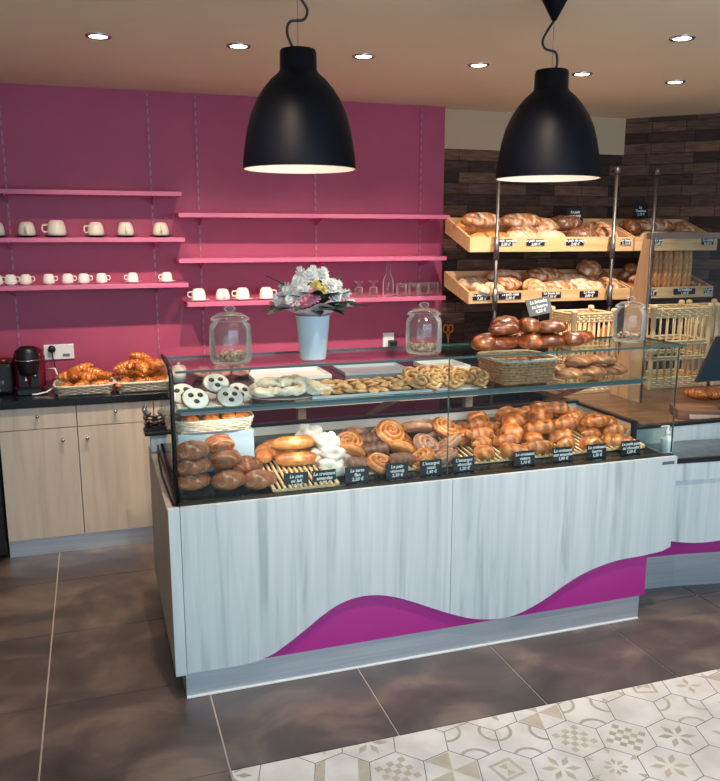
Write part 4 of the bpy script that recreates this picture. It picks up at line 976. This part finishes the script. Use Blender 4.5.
for i, (x, y, z, s_) in enumerate([(1.64, 3.11, 0, 1), (1.80, 3.11, 0, 1)]):
    bl.put((x, y, TZ+z), (0, 0, .1), 'brioche in the hidden back row, '+('left', 'right')[i], 'brioches piled on the glass top')
card(1.85, 3.045, TZ+.135, .13, .075, 'La brioche\nau beurre\n4,20 €', 'grey slate card with white writing propped above the brioches', M['greyslate'], (-.35, -.12, .15), .022, 'cards on the bread displays', False)
b = MB(); b.tube([(1.852, 3.075, TZ+.001), (1.852, 3.07, TZ+.14)], .002, 6); b.lathe([(0,0),(.02,0),(.02,.004),(0,.004)], 16, c=(1.852, 3.075, TZ)); single('card_stand', b, M['darksteel'], 'thin metal stand behind the grey slate card', 'stand')

# ------------------------------------------------------------------ small gadget at the rear left corner of the counter
t = thing('payment_stand', 'black stand with silver patterned gadget at the counter left rear', 'gadget', (.232, 3.72, .758)); t.scale = (1, 1, 1.15)
b = MB(); b.box(-.018, -.03, 0, .05, .04, .072, .003); part('pedestal', b, M['caseblue'], t)
b = MB(); b.box(-.045, -.05, .072, .06, .05, .088, .004); b.prism([(-.045, .088), (.06, .088), (.05, .105), (-.035, .105)], -.04, .04, 'XZ'); part('base', b, M['black'], t)
b = MB()
for k, (x, z, s_) in enumerate([(-.03, .12, .016), (.04, .12, .016), (.005, .118, .02), (-.035, .142, .014), (.045, .142, .014), (.005, .14, .016), (-.02, .158, .012), (.03, .16, .012)]):
    b.lathe([(0, z+s_), (s_*.8, z+s_*.4), (s_, z), (s_*.7, z-s_*.7), (0, z-s_)], 7, c=(x, -.01, 0), smooth=False)
part('foil_body', b, M['chrome'], t)
b = MB(); b.tube([(-.03, -.005, .15), (-.04, -.01, .175), (-.03, -.01, .195)], [.010, .012, .004], 8); b.tube([(.035, -.005, .15), (.048, -.01, .175), (.046, -.01, .200)], [.010, .012, .004], 8); part('prong', b, M['chrome'], t)
b = MB()
for k in range(4): b.tube([(-.035+.0*k, -.03, .112+.014*k), (.005, -.033, .104+.014*k), (.045, -.03, .112+.014*k)], .0035, 6)
part('dark_band', b, M['black'], t)
b = MB(); b.tube([(.243, 3.66, .80), (.243, 3.645, .77), (.236, 3.55, .7635), (.229, 3.3, .7625), (.235, 3.0, .7625), (.238, 2.895, .7635)], .0045, 8); single('black_cable', b, M['black'], 'black cord running along the counter side ledge', 'cord')

t = thing('scissors', 'orange-handled scissors hanging on the brick wall right of the middle jar', 'scissors', (2.395, 5.185, 1.07))
for sx in (-1, 1):
    b = MB(); b.tube([(sx*.020+.017*math.cos(a*PI/8), 0, .02+.028*math.sin(a*PI/8)) for a in range(16)], .0055, 8, closed=True); b.tube([(sx*.014, 0, -.006), (0, 0, -.05)], .006, 8); part('handle', b, M.setdefault('orangeplastic', mat('orange_plastic', (236,120,40), .35)), t, label='orange handle')
b = MB(); b.prism([(-.008, -.045), (.008, -.045), (.002, -.14), (-.002, -.14)], -.003, .003, 'XZ'); part('blade', b, M['chrome'], t)
# ------------------------------------------------------------------ right-hand counter
front = [(2.450, 2.872), (2.70, 2.845), (3.0, 2.79), (3.3, 2.71), (3.6, 2.60), (3.9, 2.46)]
def ribbon(off, z0, z1, th=.018, zfun=None, xs=0):
    b = MB(); pts = [(x, y+off) for x, y in front]; fine = []
    for (xa, ya), (xb, yb) in zip(pts, pts[1:]):
        for k in range(6): fine.append((xa+(xb-xa)*k/6, ya+(yb-ya)*k/6))
    fine.append(pts[-1]); prev = None
    for x, y in fine:
        zl = zfun(x) if zfun else z0
        cur = [b.bm.verts.new(p) for p in ((x, y, zl), (x, y, z1), (x, y+th, z1), (x, y+th, zl))]
        if prev:
            for k in range(4): b.bm.faces.new((prev[k], cur[k], cur[(k+1) % 4], prev[(k+1) % 4]))
        else: b.bm.faces.new(cur)
        prev = cur
    b.bm.faces.new(prev[::-1]); return b
rc = thing('service_counter', 'lower curved pale counter at the right with slate top', 'counter', (2.45, 2.87, 0))
def Q(name, b, m, label=None): return part(name, b, m, rc, world=True, label=label)
Q('fascia', ribbon(0, .64, .722), M['panel'])
Q('front_panel', ribbon(.012, 0, .64, zfun=lambda x: .352+.10*max(0, (x-2.72))**1.5-.03*math.sin(min(1, (x-2.45)/.45)*PI)), M['panel'])
Q('hem_panel', ribbon(.17, .20, .45), M['purple'], 'magenta panel below the curved front')
Q('plinth', ribbon(.235, 0, .205), M['steel'], 'curved brushed steel plinth')
b = ribbon(.0, .722, .745, .30); Q('slate_top', b, M['teal'])
b = ribbon(-.002, .7225, .7455, .012); Q('top_edge', b, M['black'])
b = MB(); b.box(2.45, 3.135, .60, 3.9, 3.150, .822); Q('riser', b, M['panel'])
b = MB(); b.box(2.45, 3.13, .822, 3.9, 3.175, .836, .002); Q('riser_cap', b, M['black'])
b = MB(); b.box(2.46, 2.93, .30, 3.88, 3.13, .64); Q('body', b, M['cupboard']) if False else b.bm.free()
# soap bottle
t = thing('soap_dispenser', 'clear pump soap bottle on the low right counter', 'bottle', (2.497, 2.965, .747))
b = MB(); b.lathe([(0,0),(.026,0),(.029,.006),(.029,.06),(.022,.078),(.012,.086),(.011,.092),(0,.092)], 24); part('body', b, M['soap'] if 'soap' in M else M.setdefault('soap', mat('milky_soap', (206,220,224), .2)), t)
b = MB(); b.lathe([(.013,.092),(.013,.104),(.005,.106),(.005,.126),(0,.126)], 16); b.box(-.034, -.006, .124, .008, .006, .132, .002); part('pump', b, M['white'], t)

# brown back table and items behind
t = thing('back_table', 'brown wooden back table beneath the bread rack', 'table', (2.62, 3.2, 0))
b = MB(); b.box(2.62, 3.20, .765, 3.95, 4.36, .80, .003); part('table_top', b, M['brownwood'], t, world=True)
b = MB(); b.box(2.66, 3.25, .0, 3.92, 4.32, .765); part('base_cabinet', b, M['brownwood'], t, world=True)
t = thing('side_board', 'tapered pale wooden upright board right of the third jar', 'board', (2.95, 3.75, .801))
b = MB(); b.prism([(0, 0), (.27, 0), (.05, .95), (0, .95)], -.008, .008, 'YZ'); part('board', b, M['pinev'], t)
b = MB(); b.tube([(-.002, -.008, 0), (-.002, -.008, .955)], .006, 8); part('edge_strip', b, M['darksteel'], t)
b = MB(); b.box(.012, -.004, .12, 1.02, .002, .925); part('glass_pane', b, M['glass'], t)
b = MB(); b.box(-.01, -.012, .925, 1.02, .03, .958, .003); part('top_rail', b, M['greyrail'] if 'greyrail' in M else M.setdefault('greyrail', noisy('grey_brown_rail', [(.3,(112,94,84)),(.7,(134,116,104))], (4,40,40), .5)), t)
t = thing('wooden_box', 'small brown wooden box on the back table at right', 'box', (2.86, 3.33, .801), (0,0,-.45))
b = MB(); b.box(0, 0, 0, .22, .18, .05, .003); part('box_body', b, M['brownwood'], t)
b = MB(); b.box(.06, -.004, .004, .21, -.0005, .028); part('front_plate', b, M['endpanel'], t)
t = thing('till_screen', 'tilted dark tablet till cropped by the right edge', 'screen', (3.16, 3.36, .837))
b = MB(); b.prism([(-.175, .150), (-.06, .385), (.14, .40), (.14, .150)], -.01, .01, 'XZ'); part('display', b, M['teal2'] if 'teal2' in M else M.setdefault('teal2', mat('dark_teal_casing', (26,42,50), .4)), t)
b = MB(); b.tube([(.09, .012, .0), (.09, .012, .25)], .012, 10); b.box(.02, -.05, -.036, .16, .10, -.026, .003); b.tube([(.09, .012, -.03), (.09, .012, .0)], .012, 10); part('stand', b, M['black'], t)

# ------------------------------------------------------------------ bread racks
M['slabel'] = M['slate']
def rack(label, x0, x1, poles, clamps=True):
    t = thing('bread_rack', label, 'bread rack', (x0, 4.5, 0), group='pipe and pine bread racks')
    def R_(name, b, m): return part(name, b, m, t, world=True)
    for px in poles:
        b = MB(); b.tube([(px, 4.462, 0), (px, 4.462, 2.15)], .0105, 12); p = R_('pole', b, M['darksteel'])
        b = MB(); b.tube([(px, 4.462, 2.128), (px, 4.462, 2.172)], .020, 12); b.tube([(px, 4.462, 2.15), (px, 4.50, 2.15)], .013, 10); part('pipe_cap', b, M['darksteel'], p, world=True)
        for z in (1.69, 1.375):
            b = MB(); b.tube([(px, 4.462, z-.09), (px, 4.462, z+.045)], .0165, 12); b.tube([(px, 4.462, z+.0), (px, 4.49, z)], .01, 8); part('pipe_clamp', b, M['darksteel'], p, world=True)
    for zf, lift, hf in ((1.642, .115, .092), (1.325, .085, .075)):
        b = MB(); yb = 4.86
        b.box(x0, 4.5, zf, x1, 4.516, zf+hf, .002)                                             # front board
        for x in (x0, x1-.014): b.prism([(4.516, zf), (yb, zf+lift), (yb, zf+lift+.10), (4.516, zf+hf)], x, x+.014, 'YZ')
        b.prism([(4.516, zf+.006), (yb, zf+lift+.006), (yb, zf+lift+.018), (4.516, zf+.018)], x0+.014, x1-.014, 'YZ')
        b.box(x0, yb-.002, zf+lift, x1, yb+.012, zf+lift+.10, .001)
        R_('tray', b, M['pine'])
    return t
rack('pine and steel-pipe bread rack, left one, by the pink wall', 2.213, 3.40, (2.375, 3.215))
rack('pine and steel-pipe bread rack, right one, cut by the photo edge', 3.415, 4.085, (3.52,))
def tz(y, top): return (1.642+.018+(y-4.516)*.334) if top else (1.325+.018+(y-4.516)*.247)
names_top = ['Le campagne  2,50', 'La tradition  1,10', 'Le complet  2,80', 'Le seigle  2,40', 'Le levain  3,10', 'Le son  2,60']
def rlabel(x, z, txt, lab, w_=.10):
    t = thing('shelf_label', lab, 'price label', (x, 4.4985, z), (0,0,0), 'black labels on the rack trays')
    b = MB(); b.box(-w_/2, -.0025, -.02, w_/2, 0, .02, .0005); part('board', b, M['slate'], t)
    part('lettering', text_mesh(txt, .024, .0006), M['chalk'], t, (0, -.003, 0), (PI/2, 0, 0), label='white handwriting')
xt = [(505,'Le pain cereales\n2,50 €',.095),(535,'Le pain complet\n2,80 €',.13),(575,'Le pain de seigle\n2,40 €',.13),(634,'Le levain\n3,10 €',.08),(660,'Le son\n2,60 €',.06),(716,'La miche\n4,10 €',.10)]
xp = [2.455, 2.668, 2.955, 3.34, 3.60, 4.00]
wl = ['beside the left pole', 'second from left', 'third from left', 'fourth, right of the second pole', 'fifth, behind the wooden board', 'at the right edge']
for (a, txt, w_), x, l_ in zip(xt, xp, wl): rlabel(x, 1.700, txt, 'black label with white writing on upper tray, '+l_, w_)
xl = [(2.30,'Le pain blanc\n1,20 €',.12),(2.50,'Le pain mais\n2,30 €',.16),(2.80,'La boule bio\n3,20 €',.14),(3.08,'La ficelle\n0,80 €',.14),(3.56,'Le petit pain\n0,50 €',.10),(3.84,'La tradition\n1,10 €',.18),(4.04,'Le pave\n2,20 €',.07)]
ll = ['leftmost', 'just right of the left pole', 'third from left', 'fourth from left', 'right of the wooden board', 'under the standing baguettes', 'at the right edge']
for (x, txt, w_), l_ in zip(xl, ll): rlabel(x, 1.367, txt, 'black label with white writing on lower tray, '+l_, w_)
b1 = Kind(lambda: single('rustic_loaf', loaf_mesh(.25, .115, .085, 4, M['rustic'], slant=.8, seed=31, lump=.05), None, '-', 'bread'))
b2 = Kind(lambda: single('pale_loaf', loaf_mesh(.22, .12, .08, 3, M['palebread'], slant=.7, seed=32, lump=.06), None, '-', 'bread'))
b3 = Kind(lambda: single('dark_loaf', loaf_mesh(.2, .12, .10, 4, M['darkrustic'], slant=1.0, seed=33, lump=.05), None, '-', 'bread'))
b4 = Kind(lambda: single('round_loaf', ball_mesh(.075, .10, M['rustic'], seed=34, cross=2), None, '-', 'bread'))
b5 = Kind(lambda: single('baguette', loaf_mesh(.30, .055, .05, 5, M['bag'], slant=.9, p=4, seed=35, lump=.03), None, '-', 'bread'))
b6 = Kind(lambda: single('seed_roll', ball_mesh(.042, .06, M['brownflour'], seed=36), None, '-', 'bread'))
b7 = Kind(lambda: single('long_loaf', loaf_mesh(.27, .09, .075, 5, M['bag'], slant=.9, p=3, seed=37, lump=.04), None, '-', 'bread'))
def bread(kd, x, y, top, dz_, rz, lab, grp, rx=None, sc=1.14):
    kd.put((x, y, tz(y, top)+dz_*1.05+.002), (.32 if rx is None else rx, 0, rz), lab, grp, sc)
UG = 'loaves on the upper rack trays'; DG = 'loaves on the lower rack trays'
for a in [(b7, 2.36, 4.74, 1, .03, .05, 'golden long loaf at upper tray left end, back row'), (b7, 2.40, 4.60, 1, .0, .0, 'golden long loaf at upper tray left end, front row'), (b1, 2.38, 4.70, 1, .075, .1, 'brown long loaf lying highest at upper tray left end'),
          (b1, 2.69, 4.74, 1, .06, -.15, 'large scored loaf on top, right of the left pole'), (b2, 2.62, 4.61, 1, .0, .0, 'cream scored loaf in front, right of the left pole'), (b1, 2.70, 4.70, 1, .0, .2, 'golden scored loaf supporting the large top one'), (b2, 2.84, 4.62, 1, .0, .3, 'pale scored loaf in front, middle of upper tray'), (b4, 2.86, 4.74, 1, .02, 0, 'small pale round loaf behind, middle of upper tray'),
          (b3, 3.02, 4.73, 1, .04, -.5, 'dark stripy loaf standing up left of the black card'), (b3, 3.07, 4.61, 1, .0, -.1, 'dark glossy loaf in front of the black card'), (b4, 3.26, 4.62, 1, .0, .4, 'pale cut loaf at the right pole of upper tray'), (b4, 3.30, 4.75, 1, .0, .4, 'round loaf at the back beside the right pole'),
          (b3, 3.50, 4.70, 1, .03, 1.2, 'dark pointed loaf left of the third pole'), (b2, 3.64, 4.60, 1, 0, .1, 'pale scored loaf right of the third pole'), (b1, 3.72, 4.73, 1, .04, -.2, 'brown loaf behind, beneath the rear black card'), (b7, 3.90, 4.62, 1, 0, .05, 'long golden loaf near the right edge of upper tray'), (b4, 3.99, 4.74, 1, .0, .05, 'round loaf at the right edge of upper tray')]:
    bread(*a, UG)
for a in [(b2, 2.33, 4.60, 0, 0, 1.3, 'cut loaf crosswise at the lower tray left end'), (b2, 2.43, 4.61, 0, 0, 1.4, 'pale loaf crosswise, second on the lower tray'), (b2, 2.36, 4.74, 0, .0, .2, 'pale loaf in back at the lower tray left end'),
          (b1, 2.56, 4.66, 0, .02, .5, 'dusty brown loaf right of left pole on lower tray'), (b4, 2.72, 4.60, 0, 0, .5, 'floury round loaf on the lower tray, front, left half'), (b2, 2.58, 4.74, 0, .04, .1, 'pale loaf behind the dusty brown one'), (b1, 2.90, 4.60, 0, 0, 0, 'smooth long loaf in front, lower tray centre'), (b1, 2.86, 4.72, 0, .05, .1, 'long loaf stacked behind, lower tray centre'), (b2, 3.05, 4.70, 0, .02, -.3, 'pale long loaf slanting, lower tray centre right'), (b2, 3.13, 4.61, 0, .0, -.4, 'pale loaf crossing in front, lower tray right half'), (b4, 3.22, 4.73, 0, .075, 0, 'round scored loaf raised behind the second pole'), (b1, 3.24, 4.72, 0, .0, 0, 'loaf under the raised round one'), (b4, 3.29, 4.60, 0, .0, 0, 'pale round loaf in front, right of the second pole')]:
    bread(*a, DG)
for i, (x, y, z) in enumerate([(3.47, 4.60, 0), (3.555, 4.60, 0), (3.52, 4.63, .045), (3.50, 4.70, .05), (3.585, 4.68, .05), (3.56, 4.72, .095), (3.63, 4.62, 0)]):
    bread(b6, x, y, 0, z, i, 'small floury roll in the pile right of the wooden board, '+['bottom left', 'bottom middle', 'middle layer front', 'middle layer left', 'middle layer right', 'top', 'bottom right'][i], 'rolls on the lower tray')
for i in range(8):
    bread(b5, 3.70+.042*i, 4.60+.01*(i % 2), 0, .14, 0, 'upright golden baguette on the lower tray, front row, %s from left' % ORD[i], 'standing baguettes on the lower tray', None, 1)
for o in [o for o in COL.objects if o.name.startswith('baguette') and o.type == 'MESH']: o.rotation_euler = (0, -PI/2+.0, PI/2-.22) if False else (math.radians(-10), math.radians(-90), 0); o.location.y += .02
for i, (x, y) in enumerate([(4.04, 4.60), (4.03, 4.70)]): bread(b1, x, y, 0, .0, 1.2, 'brown loaf at the right edge of lower tray, '+('front', 'back')[i], DG, None, .8)
card(3.15, 4.80, tz(4.80, 1)+.07, .125, .10, 'Le pain\naux noix\n3,20 €', 'black card with white writing among upper loaves, left of second pole', None, (-.15, 0, .1), .026, 'cards on the bread displays')
card(3.70, 4.83, tz(4.83, 1)+.09, .13, .115, 'La\nTradition\n1,10 €', 'black card with white writing behind the loaves, right of third pole', None, (-.15, 0, .1), .026, 'cards on the bread displays')

# cane baguette stands on the back table
def cane_stand(label, x0, x1, y, z0, z1, D=.26):
    t = thing('baguette_basket', label, 'basket', ((x0+x1)/2, y, z0), group='slatted cane baguette baskets')
    W = (x1-x0)/2; H = z1-z0
    for sx in (-1, 1):
        for sy in (0, 1):
            b = MB(); b.lathe([(.013, 0), (.016, H*.02), (.016, H*.35), (.013, H*.37), (.016, H*.39), (.016, H*.7), (.013, H*.72), (.016, H*.74), (.016, H*.97), (.020, H*.98), (.018, H*1.02), (0, H*1.03)], 14, c=(sx*W, sy*D, 0)); part('post', b, M['cane'], t)
    for zb, hb in ((H*.86, H*.12), (H*.52, H*.07), (H*.34, H*.06), (.01, H*.12)):
        b = MB(); n = max(2, int(hb/.012))
        for k in range(n):
            z = zb+hb*(k+.5)/n; r = hb/n*.52
            pts = [(-W, 0, z), (W, 0, z), (W, D, z), (-W, D, z)]; per = []
            for q in range(4):
                p0, p1 = Vector(pts[q]), Vector(pts[(q+1) % 4])
                for s_ in range(14): v = p0.lerp(p1, s_/14); per.append(v+Vector((0, (-1)**(s_+k)*.003, 0)) if q % 2 == 0 else v+Vector(((-1)**(s_+k)*.003, 0, 0)))
            b.tube(per, r, 6, closed=True)
        part('woven_band', b, M['cane'], t)
    b = MB()
    for k in range(7):
        x = -W+2*W*(k+1)/8
        for yy in (0, D): b.tube([(x, yy, .02), (x, yy, H*.95)], .0065, 6)
    for k in range(4):
        yy = D*(k+1)/5
        for x in (-W, W): b.tube([(x, yy, .02), (x, yy, H*.95)], .0065, 6)
    part('spindles', b, M['cane'], t)
    b = MB(); b.box(-W, 0, .0, W, D, .012); part('base', b, M['cane'], t)
cane_stand('slatted cane baguette basket behind the brioches', 2.70, 2.98, 4.08, .802, 1.30, .24)
cane_stand('slatted cane baguette basket directly right of the wooden board', 3.245, 3.665, 4.05, .802, 1.315, .26)
cane_stand('slatted cane baguette basket at the right edge', 3.725, 3.93, 4.05, .802, 1.315, .26)
for i, (x, y, r_) in enumerate([(3.02, 4.22, .12), (3.07, 4.25, .16), (3.12, 4.22, -.1)]):
    b5.put((x, y, 1.0), (0, -PI/2+r_, 0), 'baguette standing behind the glass case, left of third jar, '+['left', 'middle', 'right'][i], 'baguettes between the cane baskets', 1.3)
for i, (x, y) in enumerate([(3.34, 3.74), (3.43, 3.70), (3.52, 3.74)]):
    croi.put((x, y, .802), (0, 0, 2+i), 'croissant near the till on back table, '+['left', 'middle', 'right'][i], 'croissants near the till', 1.2)
